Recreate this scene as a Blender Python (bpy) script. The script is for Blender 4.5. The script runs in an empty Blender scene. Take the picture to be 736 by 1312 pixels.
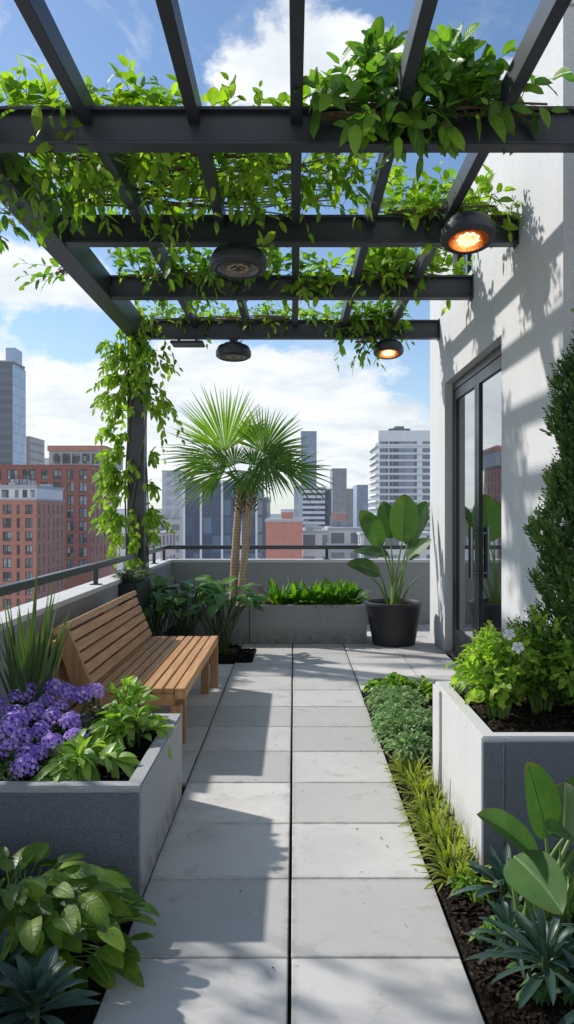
import bpy, bmesh, math, random
import numpy as np
from mathutils import Vector, Matrix

R = np.random.default_rng(11)
random.seed(11)
SC = bpy.context.scene
COL = SC.collection
F, CX, CY, EYE = 1016.0, 377.0, 658.0, 1.55
ORG = {}


def at(px, py, y):
    """world point seen at photo pixel (px, py) at distance y (used only to read sizes off the photo)"""
    return np.array([(px - CX) * y / F, y, EYE - (py - CY) * y / F])


# ------------------------------------------------------------------ tagging
def tag(o, label=None, cat=None, group=None, kind=None):
    if label: o['label'] = label
    if cat: o['category'] = cat
    if group: o['group'] = group
    if kind: o['kind'] = kind
    return o


def thing(name, loc, label, cat, group=None, rz=0.0):
    o = bpy.data.objects.new(name, None)
    COL.objects.link(o)
    o.empty_display_size = 0.1
    o.location = loc
    o.rotation_euler = (0, 0, rz)
    ORG[o.name] = np.array(loc, float)
    return tag(o, label, cat, group)


def copy_tree(o, parent=None):
    c = o.copy()
    COL.objects.link(c)
    c.parent = parent
    for ch in list(o.children):
        copy_tree(ch, c)
    return c


def finish(name, me, mat, parent=None, smooth=False):
    if mat is not None:
        me.materials.append(mat)
    o = bpy.data.objects.new(name, me)
    COL.objects.link(o)
    if parent is not None:
        o.parent = parent
        ORG[o.name] = ORG[parent.name]
    else:
        ORG[o.name] = np.zeros(3)
    if smooth:
        me.polygons.foreach_set('use_smooth', [True] * len(me.polygons))
    return o


# ------------------------------------------------------------------ solid builder
class MB:
    def __init__(self):
        self.v, self.f, self.t, self.cur = [], [], [], None

    def add(self, vs, fs):
        n = len(self.v)
        self.v.extend([tuple(map(float, p)) for p in vs])
        self.f.extend([tuple(n + i for i in f) for f in fs])
        self.t.extend([self.cur if self.cur is not None else 0.0] * len(vs))
        return self

    def board(self, *a):
        self.cur = R.random()
        return self.box(*a)

    def box(self, x0, x1, y0, y1, z0, z1):
        vs = [(x, y, z) for z in (z0, z1) for y in (y0, y1) for x in (x0, x1)]
        return self.add(vs, [(0, 2, 3, 1), (4, 5, 7, 6), (0, 1, 5, 4), (2, 6, 7, 3), (0, 4, 6, 2), (1, 3, 7, 5)])

    def hexa(self, bottom, top):
        """eight corners: four bottom (ccw seen from above), four top"""
        return self.add(list(bottom) + list(top), [(3, 2, 1, 0), (4, 5, 6, 7), (0, 1, 5, 4), (1, 2, 6, 5), (2, 3, 7, 6), (3, 0, 4, 7)])

    def prism(self, poly, axis, a, b):
        """2-D polygon extruded along axis 'x','y','z' from a to b"""
        def p3(p, t):
            return {'x': (t, p[0], p[1]), 'y': (p[0], t, p[1]), 'z': (p[0], p[1], t)}[axis]
        n = len(poly)
        vs = [p3(p, a) for p in poly] + [p3(p, b) for p in poly]
        fs = [tuple(range(n))[::-1], tuple(range(n, 2 * n))] + [(i, (i + 1) % n, n + (i + 1) % n, n + i) for i in range(n)]
        return self.add(vs, fs)

    def tube(self, pts, rad, n=6, cap=True):
        pts = np.asarray(pts, float)
        m = len(pts)
        rad = np.broadcast_to(np.asarray(rad, float), (m,))
        d = np.gradient(pts, axis=0)
        d /= np.linalg.norm(d, axis=1)[:, None] + 1e-9
        ref = np.array([0.0, 0, 1]) if abs(d[0][2]) < .9 else np.array([1.0, 0, 0])
        vs = []
        for i in range(m):
            s = np.cross(d[i], ref); s /= np.linalg.norm(s) + 1e-9
            t = np.cross(s, d[i])
            ref = t
            for k in range(n):
                a = 2 * math.pi * k / n
                vs.append(pts[i] + rad[i] * (math.cos(a) * s + math.sin(a) * t))
        fs = []
        for i in range(m - 1):
            for k in range(n):
                k2 = (k + 1) % n
                fs.append((i * n + k, i * n + k2, (i + 1) * n + k2, (i + 1) * n + k))
        if cap:
            fs.append(tuple(range(n))[::-1]); fs.append(tuple((m - 1) * n + k for k in range(n)))
        return self.add(vs, fs)

    def lathe(self, prof, c=(0, 0, 0), n=32, tilt=None):
        """prof: list of (r, z)"""
        vs, fs = [], []
        for r, z in prof:
            for k in range(n):
                a = 2 * math.pi * k / n
                p = np.array([r * math.cos(a), r * math.sin(a), z])
                if tilt is not None:
                    p = np.array(tilt @ Vector(p))
                vs.append(p + np.array(c))
        for i in range(len(prof) - 1):
            for k in range(n):
                k2 = (k + 1) % n
                fs.append((i * n + k, i * n + k2, (i + 1) * n + k2, (i + 1) * n + k))
        return self.add(vs, fs)

    def build(self, name, mat, parent=None, bevel=0.0, smooth=False, seg=2):
        off = ORG[parent.name] if parent is not None else np.zeros(3)
        me = bpy.data.meshes.new(name)
        me.from_pydata([tuple(np.array(p) - off) for p in self.v], [], self.f)
        if self.cur is not None:
            a = me.attributes.new('tint', 'FLOAT', 'POINT'); a.data.foreach_set('value', np.array(self.t, np.float32))
        bm = bmesh.new(); bm.from_mesh(me)
        if bevel:
            ed = [e for e in bm.edges if len(e.link_faces) == 2 and e.calc_face_angle(0) > .5]
            bmesh.ops.bevel(bm, geom=ed, offset=bevel, segments=seg, affect='EDGES', clamp_overlap=True)
        bmesh.ops.recalc_face_normals(bm, faces=bm.faces)
        bm.to_mesh(me); bm.free()
        o = finish(name, me, mat, parent, smooth)
        if smooth:
            try:
                me.set_sharp_from_angle(angle=math.radians(40))
            except Exception:
                pass
        return o


# ------------------------------------------------------------------ leaf builder
def nrm(a):
    return a / (np.linalg.norm(a, axis=-1, keepdims=True) + 1e-9)


def ovate(t): return np.clip(1.85 * t ** .55 * (1 - t) ** .75, 0, 1)
def heart(t): return np.where(t < .02, .25, np.clip(1.32 * (t + .05) ** .36 * (1 - t) ** .72, 0, 1))
def lance(t): return np.clip(2.05 * t ** .75 * (1 - t) ** .75, 0, 1) * .98
def blade(t): return np.clip((t * 8) ** .5, 0, 1) * np.clip((1 - t) * 1.5, 0, 1) ** .8
def strap(t): return np.clip((t * 6 + .3) ** .6, 0, 1) * np.clip((1 - t) * 3.2, 0, 1) ** .7
def paddle(t): return np.clip(1.95 * (t + .01) ** .5 * (1 - t) ** .72, 0, 1)
def fanlet(t): return np.where(t < .5, np.maximum(t / .5, .04), np.maximum((1 - t) / .5, 0.0) ** .8)
def petal(t): return np.clip(1.25 * t ** .6, 0, 1) * np.clip((1 - t) * 3.0, 0, 1) ** .45
def lobed(t): return np.clip(1.7 * t ** .6 * (1 - t) ** .5, 0, 1) * (.72 + .28 * np.sin(t * 22))


class Leaves:
    def __init__(self):
        self.V, self.F, self.T, self.U, self.W = [], [], [], [], []
        self.n = 0

    def add(self, base, d, up, L, W, tint, prof=ovate, droop=.3, fold=.25, ns=5, nw=3, wave=0., wfreq=9.):
        base = np.atleast_2d(np.asarray(base, float)); N = len(base)
        d = nrm(np.broadcast_to(np.asarray(d, float), (N, 3)))
        up = np.broadcast_to(np.asarray(up, float), (N, 3))
        L = np.broadcast_to(np.asarray(L, float), (N,)); W = np.broadcast_to(np.asarray(W, float), (N,))
        tint = np.broadcast_to(np.asarray(tint, float), (N,))
        droop = np.broadcast_to(np.asarray(droop, float), (N,))
        s = np.cross(d, up)
        bad = np.linalg.norm(s, axis=1) < 1e-3
        s[bad] = np.cross(d[bad], np.array([1.0, .2, 0]))
        s = nrm(s); nn = nrm(np.cross(s, d))
        t = np.linspace(0, 1, ns + 1)
        u = np.linspace(-1, 1, nw)
        w = prof(t)
        cen = base[:, None, :] + L[:, None, None] * (d[:, None, :] * t[None, :, None])
        cen[:, :, 2] -= (L * droop)[:, None] * (t ** 2)[None, :]
        half = (W[:, None] * .5) * w[None, :]
        lat = half[:, :, None] * u[None, None, :]
        ph = R.random(N) * 6.28
        lift = np.abs(lat) * fold
        if wave:
            lift = lift + wave * W[:, None, None] * np.sin(t[None, :, None] * wfreq + ph[:, None, None] + u[None, None, :] * 1.5) * np.abs(u)[None, None, :]
        P = cen[:, :, None, :] + s[:, None, None, :] * lat[..., None] + nn[:, None, None, :] * lift[..., None]
        k = (ns + 1) * nw
        self.V.append(P.reshape(-1, 3))
        self.T.append(np.repeat(tint, k))
        self.U.append(np.tile(np.tile(u, ns + 1), N))
        self.W.append(np.tile(np.repeat(t, nw), N))
        i, j = np.meshgrid(np.arange(ns), np.arange(nw - 1), indexing='ij')
        q = np.stack([i * nw + j, i * nw + j + 1, (i + 1) * nw + j + 1, (i + 1) * nw + j], -1).reshape(-1, 4)
        self.F.append((q[None] + (self.n + np.arange(N) * k)[:, None, None]).reshape(-1, 4))
        self.n += N * k
        return self

    def build(self, name, mat, parent=None):
        off = ORG[parent.name] if parent is not None else np.zeros(3)
        V = (np.concatenate(self.V) - off).astype(np.float32); Fc = np.concatenate(self.F).astype(np.int32)
        me = bpy.data.meshes.new(name)
        me.vertices.add(len(V)); me.vertices.foreach_set('co', V.ravel())
        me.loops.add(Fc.size); me.loops.foreach_set('vertex_index', Fc.ravel())
        me.polygons.add(len(Fc))
        me.polygons.foreach_set('loop_start', np.arange(0, Fc.size, 4, dtype=np.int32))
        try:
            me.polygons.foreach_set('loop_total', np.full(len(Fc), 4, np.int32))
        except Exception:
            pass
        me.update(calc_edges=True)
        for nm, arr in (('tint', self.T), ('lu', self.U), ('lv', self.W)):
            a = me.attributes.new(nm, 'FLOAT', 'POINT')
            a.data.foreach_set('value', np.concatenate(arr).astype(np.float32))
        return finish(name, me, mat, parent, True)


def rdir(n, up=0.0, spread=1.0):
    v = R.normal(size=(n, 3)) * spread
    v[:, 2] += up
    return nrm(v)


def shoot_path(p0, d, L, droop, n=7, wig=.12):
    d = np.asarray(d, float) / np.linalg.norm(d)
    t = np.linspace(0, 1, n)
    P = np.asarray(p0)[None] + L * d[None] * t[:, None]
    P[:, 2] -= L * droop * t ** 2
    P[1:] += np.cumsum(R.normal(size=(n - 1, 3)) * wig * L / n, axis=0)
    return P


def leaf_shoot(lv, mb, P, nl, Lr, wr, tint, prof=ovate, start=.15, ang=.9, droop=.35, stem=.004, upb=.8, gdown=0.0, fold=.25, wave=.04, ns=5, taper=.35, spiral=2.4, nw=3, upv=None):
    """leaves alternately along path P; tint=(lo,hi)"""
    P = np.asarray(P)
    if mb is not None:
        mb.tube(P, np.linspace(stem, stem * .4, len(P)), 5, cap=False)
    ts = np.linspace(start, 1.0, nl)
    x = ts * (len(P) - 1)
    i = np.minimum(x.astype(int), len(P) - 2); f = (x - i)[:, None]
    b = P[i] * (1 - f) + P[i + 1] * f
    tg = nrm(P[i + 1] - P[i])
    ref = np.where(np.abs(tg[:, 2:3]) > .9, np.array([[1.0, 0, 0]]), np.array([[0, 0, 1.0]]))
    s = nrm(np.cross(tg, ref)); q = np.cross(s, tg)
    az = np.arange(nl) * spiral + R.random() * 6.28 + R.normal(size=nl) * .3
    side = np.cos(az)[:, None] * s + np.sin(az)[:, None] * q
    a = ang * (1 - .5 * ts)[:, None] + R.normal(size=(nl, 1)) * .15
    d = np.cos(a) * tg + np.sin(a) * side
    d[:, 2] -= gdown
    d = nrm(d)
    up = np.tile(np.array([[0, 0, upb]]), (nl, 1)) + R.normal(size=(nl, 3)) * .35 + tg * .25
    if upv is not None: up = np.array(upv)[None] + R.normal(size=(nl, 3)) * .4
    L = R.uniform(Lr[0], Lr[1], nl) * (1 - taper * ts ** 2)
    tt = np.clip(R.uniform(tint[0], tint[1], nl) + .18 * (ts - .5), 0, 1)
    lv.add(b, d, up, L, L * wr * R.uniform(.85, 1.15, nl), tt, prof, droop * R.uniform(.5, 1.4, nl), fold, ns, nw, wave)
# ------------------------------------------------------------------ materials
def new_mat(name):
    m = bpy.data.materials.new(name); m.use_nodes = True
    nt = m.node_tree; nt.nodes.clear()
    out = nt.nodes.new('ShaderNodeOutputMaterial')
    return m, nt, out


class NT:
    def __init__(self, nt): self.nt = nt

    def n(self, typ, **kw):
        x = self.nt.nodes.new('ShaderNode' + typ)
        for k, v in kw.items():
            if k.startswith('i_'):
                key = k[2:]
                key = int(key) if key.isdigit() else key.replace('_', ' ')
                if hasattr(v, 'is_output') or isinstance(v, bpy.types.NodeSocket):
                    self.nt.links.new(v, x.inputs[key])
                else:
                    x.inputs[key].default_value = v
            else:
                setattr(x, k, v)
        return x

    def link(self, a, b): self.nt.links.new(a, b)

    def math(self, op, a, b=0.0, c=None, clamp=False):
        x = self.nt.nodes.new('ShaderNodeMath'); x.operation = op; x.use_clamp = clamp
        for i, v in enumerate((a, b) if c is None else (a, b, c)):
            if isinstance(v, bpy.types.NodeSocket): self.nt.links.new(v, x.inputs[i])
            else: x.inputs[i].default_value = v
        return x.outputs[0]

    def mix(self, f, a, b, blend='MIX'):
        x = self.nt.nodes.new('ShaderNodeMix'); x.data_type = 'RGBA'; x.blend_type = blend
        for i, v in ((0, f), (6, a), (7, b)):
            if isinstance(v, bpy.types.NodeSocket): self.nt.links.new(v, x.inputs[i])
            else: x.inputs[i].default_value = (tuple(v) + (1,))[:4] if isinstance(v, (tuple, list)) else v
        return x.outputs[2]

    def ramp(self, f, stops):
        x = self.nt.nodes.new('ShaderNodeValToRGB')
        e = x.color_ramp.elements
        while len(e) < len(stops): e.new(.5)
        for el, (p, c) in zip(e, stops):
            el.position = p; el.color = tuple(c) + (1,) if len(c) == 3 else c
        self.nt.links.new(f, x.inputs[0])
        return x.outputs[0]

    def noise(self, vec, scale, detail=4, rough=.55, dist=0.0):
        x = self.nt.nodes.new('ShaderNodeTexNoise')
        x.inputs['Scale'].default_value = scale; x.inputs['Detail'].default_value = detail
        x.inputs['Roughness'].default_value = rough; x.inputs['Distortion'].default_value = dist
        if vec is not None: self.nt.links.new(vec, x.inputs['Vector'])
        return x.outputs['Fac']

    def objco(self):
        return self.nt.nodes.new('ShaderNodeTexCoord').outputs['Object']

    def mapping(self, vec, scale=(1, 1, 1), loc=(0, 0, 0), rot=(0, 0, 0)):
        x = self.nt.nodes.new('ShaderNodeMapping')
        self.nt.links.new(vec, x.inputs[0])
        x.inputs['Scale'].default_value = scale; x.inputs['Location'].default_value = loc; x.inputs['Rotation'].default_value = rot
        return x.outputs[0]

    def bump(self, h, strength=.3, dist=.01):
        x = self.nt.nodes.new('ShaderNodeBump')
        x.inputs['Strength'].default_value = strength; x.inputs['Distance'].default_value = dist
        self.nt.links.new(h, x.inputs['Height'])
        return x.outputs[0]

    def bsdf(self, base, rough=.6, spec=.4, metal=0.0, normal=None, **kw):
        x = self.nt.nodes.new('ShaderNodeBsdfPrincipled')
        for key, v in (('Base Color', base), ('Roughness', rough), ('Specular IOR Level', spec), ('Metallic', metal), *((k.replace('_', ' '), v) for k, v in kw.items())):
            if isinstance(v, bpy.types.NodeSocket): self.nt.links.new(v, x.inputs[key])
            else: x.inputs[key].default_value = (tuple(v) + (1,))[:4] if isinstance(v, (tuple, list)) else v
        if normal is not None: self.nt.links.new(normal, x.inputs['Normal'])
        return x.outputs[0]

    def out(self, sh, out): self.nt.links.new(sh, out.inputs['Surface'])


def m_leaf(name, dark, mid, light, vein=.25, trans=.35, rough=.5, spec=.35, nveins=9.0, tcol=None, edge=None):
    m, nt, out = new_mat(name); k = NT(nt)
    A = lambda a: k.n('Attribute', attribute_name=a).outputs['Fac']
    tint, lu, lv = A('tint'), A('lu'), A('lv')
    au = k.math('ABSOLUTE', lu)
    col = k.ramp(tint, [(0.0, dark), (.5, mid), (1.0, light)])
    no = k.noise(k.objco(), 35.0, 3)
    col = k.mix(k.math('MULTIPLY', k.math('SUBTRACT', no, .35, clamp=True), .9), col, tuple(c * .55 for c in mid))
    bl = k.noise(k.objco(), 7.0, 4, .6)
    col = k.mix(k.math('MULTIPLY', k.math('SUBTRACT', bl, .52, clamp=True), 2.2, clamp=True), col, (light[0] * 1.15, light[1] * 1.02, light[2]))
    fl = k.noise(k.objco(), 160.0, 2, .5)
    col = k.mix(k.math('MULTIPLY', k.math('SUBTRACT', fl, .66, clamp=True), 3.0, clamp=True), col, (mid[0] * 1.4 + .02, mid[1] * .8, mid[2] * .7))
    tipf = k.math('MULTIPLY', k.math('MULTIPLY', k.math('SUBTRACT', k.math('ADD', lv, k.math('MULTIPLY', au, .12)), .90, clamp=True), 9.0, clamp=True), k.math('MULTIPLY', k.math('SUBTRACT', bl, .42, clamp=True), 4.0, clamp=True), clamp=True)
    col = k.mix(tipf, col, (mid[0] * 1.2 + .07, mid[1] * .55 + .03, mid[2] * .6 + .01))
    rib = k.math('SUBTRACT', 1.0, k.math('MULTIPLY', au, 9.0), clamp=True)
    sv = k.math('FRACT', k.math('ADD', k.math('MULTIPLY', lv, nveins), k.math('MULTIPLY', au, -1.6)))
    sv = k.math('POWER', k.math('ABSOLUTE', k.math('SUBTRACT', k.math('MULTIPLY', sv, 2.0), 1.0)), 6.0)
    vm = k.math('MAXIMUM', rib, k.math('MULTIPLY', sv, .45))
    lightc = tuple(min(1, c * 1.5 + .03) for c in light)
    col = k.mix(k.math('MULTIPLY', vm, vein), col, lightc)
    if edge is not None:
        col = k.mix(k.math('MULTIPLY', k.math('SUBTRACT', au, .72, clamp=True), 3.2, clamp=True), col, edge)
    bmp = k.bump(k.math('ADD', k.math('MULTIPLY', vm, -1.0), k.math('MULTIPLY', no, .6)), .35, .004)
    p = k.bsdf(col, rough, spec, normal=bmp)
    tr = k.n('BsdfTranslucent')
    tc = k.mix(1.0, col, tcol or (1.55, 1.75, .45), 'MULTIPLY')
    k.link(tc, tr.inputs[0])
    mx = k.n('MixShader', i_0=trans); k.link(p, mx.inputs[1]); k.link(tr.outputs[0], mx.inputs[2])
    k.out(mx.outputs[0], out)
    return m


def m_plain(name, base, rough=.5, spec=.4, metal=0.0, var=.15, vs=6.0, bump=0.0, bs=120.0, bd=.004):
    m, nt, out = new_mat(name); k = NT(nt)
    co = k.objco()
    n1 = k.noise(co, vs, 5)
    col = k.mix(k.math('MULTIPLY', n1, 1.0), tuple(c * (1 - var) for c in base), tuple(min(1, c * (1 + var)) for c in base))
    nrmv = k.bump(k.noise(co, bs, 3), bump, bd) if bump else None
    k.out(k.bsdf(col, rough, spec, metal, nrmv), out)
    return m


def m_stucco(name, base, grain=170.0, gcon=.25, bump=.5, stain=.12, rough=.85, splash=0.0):
    m, nt, out = new_mat(name); k = NT(nt)
    co = k.objco()
    g = k.noise(co, grain, 3, .7)
    big = k.noise(k.mapping(co, (1.5, 1.5, .5)), 1.3, 6, .6)
    mid = k.noise(co, 9.0, 5, .65)
    c0 = tuple(c * (1 - gcon) for c in base); c1 = tuple(min(1, c * (1 + gcon)) for c in base)
    col = k.mix(k.math('MULTIPLY', k.math('SUBTRACT', g, .3, clamp=True), 2.4, clamp=True), c0, c1)
    col = k.mix(k.math('MULTIPLY', k.math('SUBTRACT', big, .45, clamp=True), stain * 6, clamp=True), col, tuple(c * .68 for c in base))
    col = k.mix(k.math('MULTIPLY', k.math('SUBTRACT', mid, .5, clamp=True), stain * 3, clamp=True), col, tuple(c * .8 for c in base))
    if splash:
        sz = k.n('SeparateXYZ'); k.link(co, sz.inputs[0])
        low = k.math('SUBTRACT', 1.0, k.math('DIVIDE', sz.outputs[2], .20), clamp=True)
        sn = k.noise(co, 14.0, 6, .7)
        f = k.math('MULTIPLY', k.math('MULTIPLY', low, k.math('SUBTRACT', sn, .36, clamp=True)), 4.5 * splash, clamp=True)
        col = k.mix(f, col, (.13, .105, .085))
        stq = k.noise(k.mapping(co, (16, 16, .9)), 1.0, 4, .6)
        col = k.mix(k.math('MULTIPLY', k.math('SUBTRACT', stq, .54, clamp=True), 2.2 * splash, clamp=True), col, tuple(c * .66 for c in base))
        sk = k.noise(co, 32.0, 2, .5)
        col = k.mix(k.math('MULTIPLY', k.math('SUBTRACT', sk, .71, clamp=True), 9.0 * splash, clamp=True), col, (.17, .145, .12))
    h = k.math('ADD', g, k.math('MULTIPLY', mid, .7))
    k.out(k.bsdf(col, rough, .25, normal=k.bump(h, bump, .006)), out)
    return m


def m_tile():
    m, nt, out = new_mat('paving_stone'); k = NT(nt)
    co = k.objco()
    tv = k.n('Attribute', attribute_name='tint').outputs['Fac']
    base = k.ramp(tv, [(0, (.44, .43, .41)), (.5, (.55, .537, .512)), (1, (.64, .62, .59))])
    fine = k.noise(co, 260.0, 3, .7)
    blot = k.noise(co, 2.2, 7, .62, .6)
    blot2 = k.noise(k.mapping(co, (1, 1, 1), (7.3, 2.1, 0)), 5.5, 6, .7, .4)
    col = k.mix(k.math('MULTIPLY', k.math('SUBTRACT', fine, .35, clamp=True), .55, clamp=True), base, (.36, .36, .36))
    col = k.mix(k.math('MULTIPLY', k.math('SUBTRACT', blot, .46, clamp=True), 2.4, clamp=True), col, (.40, .393, .38))
    st = k.math('MULTIPLY', k.math('SUBTRACT', blot2, .57, clamp=True), 5.0, clamp=True)
    col = k.mix(k.math('MULTIPLY', st, .62), col, (.24, .19, .14))
    sp = k.noise(co, 48.0, 2, .5)
    spk = k.math('MULTIPLY', k.math('SUBTRACT', sp, .70, clamp=True), 14.0, clamp=True)
    col = k.mix(k.math('MULTIPLY', spk, .6), col, (.09, .075, .06))
    sx = k.n('SeparateXYZ'); k.link(co, sx.inputs[0])
    def edge(v, o):
        f_ = k.math('FRACT', k.math('ADD', k.math('DIVIDE', k.math('SUBTRACT', v, o), .6), 50.0))
        return k.math('ABSOLUTE', k.math('SUBTRACT', k.math('MULTIPLY', f_, 2.0), 1.0))
    en = k.noise(co, 11.0, 6, .7)
    ed = k.math('MAXIMUM', edge(sx.outputs[0], -.016), edge(sx.outputs[1], 2.77))
    ed = k.math('MULTIPLY', k.math('MULTIPLY', k.math('SUBTRACT', ed, .88, clamp=True), 8.0), k.math('SUBTRACT', en, .38, clamp=True))
    col = k.mix(k.math('MULTIPLY', ed, 2.6, clamp=True), col, (.20, .185, .16))
    rg = k.math('ADD', .5, k.math('MULTIPLY', blot, .35))
    h = k.math('ADD', k.math('MULTIPLY', fine, .5), k.math('MULTIPLY', blot2, .6))
    k.out(k.bsdf(col, rg, .35, normal=k.bump(h, .22, .004)), out)
    return m


def m_wood(name, c0, c1, axis='y', scale=1.0):
    m, nt, out = new_mat(name); k = NT(nt)
    co = k.objco()
    rnd = k.n('Attribute', attribute_name='tint').outputs['Fac']
    off = k.n('CombineXYZ'); 
    k.link(k.math('MULTIPLY', rnd, 37.0), off.inputs[0]); k.link(k.math('MULTIPLY', rnd, 11.0), off.inputs[2])
    va = k.n('VectorMath', operation='ADD'); k.link(co, va.inputs[0]); k.link(off.outputs[0], va.inputs[1])
    s = {'y': (22, 1.3, 22), 'z': (22, 22, 1.3), 'x': (1.3, 22, 22)}[axis]
    v = k.mapping(va.outputs[0], s)
    g = k.noise(v, 1.4 * scale, 6, .6, .9)
    g2 = k.noise(k.mapping(va.outputs[0], tuple(x * 6 for x in s)), 1.0, 3, .6)
    col = k.ramp(g, [(.25, c0), (.5, tuple((a + b) / 2 for a, b in zip(c0, c1))), (.72, c1)])
    col = k.mix(k.math('MULTIPLY', k.math('SUBTRACT', g2, .5, clamp=True), 1.2, clamp=True), col, tuple(c * .55 for c in c0))
    col = k.mix(k.math('MULTIPLY', rnd, .5), col, k.mix(1.0, col, (.72, .68, .66), 'MULTIPLY'))
    w = k.noise(co, 3.0, 4)
    col = k.mix(k.math('MULTIPLY', k.math('SUBTRACT', w, .5, clamp=True), 1.2, clamp=True), col, (.36, .29, .22))
    k.out(k.bsdf(col, .55, .35, normal=k.bump(k.math('ADD', g, k.math('MULTIPLY', g2, .5)), .25, .003)), out)
    return m


def m_bark(name, c0, c1, ringfreq=22.0):
    m, nt, out = new_mat(name); k = NT(nt)
    co = k.objco()
    n1 = k.noise(k.mapping(co, (20, 20, 6)), 1.5, 5, .65)
    sep = k.n('SeparateXYZ'); k.link(co, sep.inputs[0])
    ring = k.math('FRACT', k.math('ADD', k.math('MULTIPLY', sep.outputs[2], ringfreq), k.math('MULTIPLY', n1, 1.2)))
    f = k.math('MULTIPLY', k.math('ADD', n1, k.math('MULTIPLY', ring, .5)), .75)
    col = k.ramp(f, [(.2, c0), (.8, c1)])
    k.out(k.bsdf(col, .85, .2, normal=k.bump(f, .7, .012)), out)
    return m


def m_soil(name, c0=(.012, .009, .007), c1=(.075, .05, .034)):
    m, nt, out = new_mat(name); k = NT(nt)
    co = k.objco()
    vo = k.n('TexVoronoi'); vo.inputs['Scale'].default_value = 55.0; k.link(k.mapping(co, (1, .6, 1)), vo.inputs['Vector'])
    n = k.noise(co, 30.0, 6, .7)
    col = k.ramp(k.math('MULTIPLY', k.math('ADD', vo.outputs['Distance'], n), .8), [(.2, c1), (.8, c0)])
    h = k.math('ADD', k.math('MULTIPLY', vo.outputs['Distance'], -1.0), n)
    k.out(k.bsdf(col, .95, .15, normal=k.bump(h, .9, .02)), out)
    return m


def m_facade(name, wall, gd, gl, cw, ch, fw, fh, off=(0, 0), var=.6, rough=.25, band=None):
    """curtain wall or punched windows as surface pattern for far-off towers: cell size, frame share"""
    m, nt, out = new_mat(name); k = NT(nt)
    sep = k.n('SeparateXYZ'); k.link(k.objco(), sep.inputs[0])
    ge = k.n('NewGeometry'); sn = k.n('SeparateXYZ'); k.link(ge.outputs['Normal'], sn.inputs[0])
    side = k.math('GREATER_THAN', k.math('ABSOLUTE', sn.outputs[0]), .6)
    roof = k.math('GREATER_THAN', sn.outputs[2], .6)
    h = k.math('ADD', k.math('MULTIPLY', side, sep.outputs[1]), k.math('MULTIPLY', k.math('SUBTRACT', 1.0, side), sep.outputs[0]))
    u = k.math('ADD', k.math('DIVIDE', h, cw), off[0] + 500); v = k.math('ADD', k.math('DIVIDE', sep.outputs[2], ch), off[1] + 500)
    fu, fv = k.math('FRACT', u), k.math('FRACT', v)
    inu = k.math('GREATER_THAN', fu, fw); inv = k.math('GREATER_THAN', fv, fh)
    glass = k.math('MULTIPLY', k.math('MULTIPLY', inu, inv), k.math('SUBTRACT', 1.0, roof))
    cc = k.n('CombineXYZ'); k.link(k.math('FLOOR', u), cc.inputs[0]); k.link(k.math('FLOOR', v), cc.inputs[1]); k.link(side, cc.inputs[2])
    wn = k.n('TexWhiteNoise'); k.link(cc.outputs[0], wn.inputs['Vector'])
    r = k.math('POWER', wn.outputs['Value'], 2.2)
    big = k.noise(k.mapping(k.objco(), (1, 1, .5)), .05, 3)
    f = k.math('ADD', k.math('MULTIPLY', r, var), k.math('MULTIPLY', k.math('SUBTRACT', big, .4, clamp=True), 1.1), clamp=True)
    gc = k.mix(f, gd, gl)
    wl = k.mix(k.math('MULTIPLY', k.noise(k.objco(), .12, 6), .5), wall, tuple(c * .75 for c in wall))
    col = k.mix(glass, wl, gc)
    rg = k.math('SUBTRACT', .85, k.math('MULTIPLY', glass, .85 - rough))
    k.out(k.bsdf(col, rg, .5), out)
    return m


def m_emit(name, col, st):
    m, nt, out = new_mat(name); k = NT(nt)
    co = k.objco()
    n = k.noise(co, 60.0, 3)
    c = k.mix(n, tuple(x * .7 for x in col), col)
    e = k.n('Emission'); k.link(c, e.inputs[0]); e.inputs[1].default_value = st
    k.out(e.outputs[0], out)
    return m


def m_glass_dark(name):
    """coated glazing: dark room tone behind a strong mirror layer"""
    m, nt, out = new_mat(name); k = NT(nt)
    n = k.noise(k.objco(), 1.1, 2)
    bp = k.bump(n, .05, .02)
    sm = k.noise(k.mapping(k.objco(), (1, 3, 1)), 5.0, 5, .65)
    p = k.bsdf((.010, .013, .015), .05, .5, normal=bp)
    gl = k.n('BsdfGlossy'); gl.inputs['Color'].default_value = (.86, .90, .93, 1)
    k.link(k.math('ADD', .012, k.math('MULTIPLY', k.math('SUBTRACT', sm, .55, clamp=True), .25)), gl.inputs['Roughness'])
    k.link(bp, gl.inputs['Normal'])
    mx = k.n('MixShader', i_0=.52); k.link(p, mx.inputs[1]); k.link(gl.outputs[0], mx.inputs[2])
    k.out(mx.outputs[0], out)
    return m


def m_glow(name, r0):
    m, nt, out = new_mat(name); k = NT(nt)
    sep = k.n('SeparateXYZ'); k.link(k.objco(), sep.inputs[0])
    r = k.math('SQRT', k.math('ADD', k.math('MULTIPLY', sep.outputs[0], sep.outputs[0]), k.math('MULTIPLY', sep.outputs[1], sep.outputs[1])))
    n = k.noise(k.mapping(k.objco(), (1, 1, .2)), 38.0, 3, .6, .8)
    f = k.math('ADD', k.math('DIVIDE', r, r0), k.math('MULTIPLY', k.math('SUBTRACT', n, .5), .7))
    c = k.ramp(f, [(0.0, (1.0, .72, .30)), (.30, (1.0, .50, .14)), (.62, (.95, .25, .05)), (1.0, (.30, .06, .015))])
    st = k.math('ADD', .5, k.math('MULTIPLY', k.math('SUBTRACT', 1.0, f, clamp=True), 2.6))
    e = k.n('Emission'); k.link(c, e.inputs[0]); k.link(st, e.inputs[1])
    k.out(e.outputs[0], out)
    return m


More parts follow.
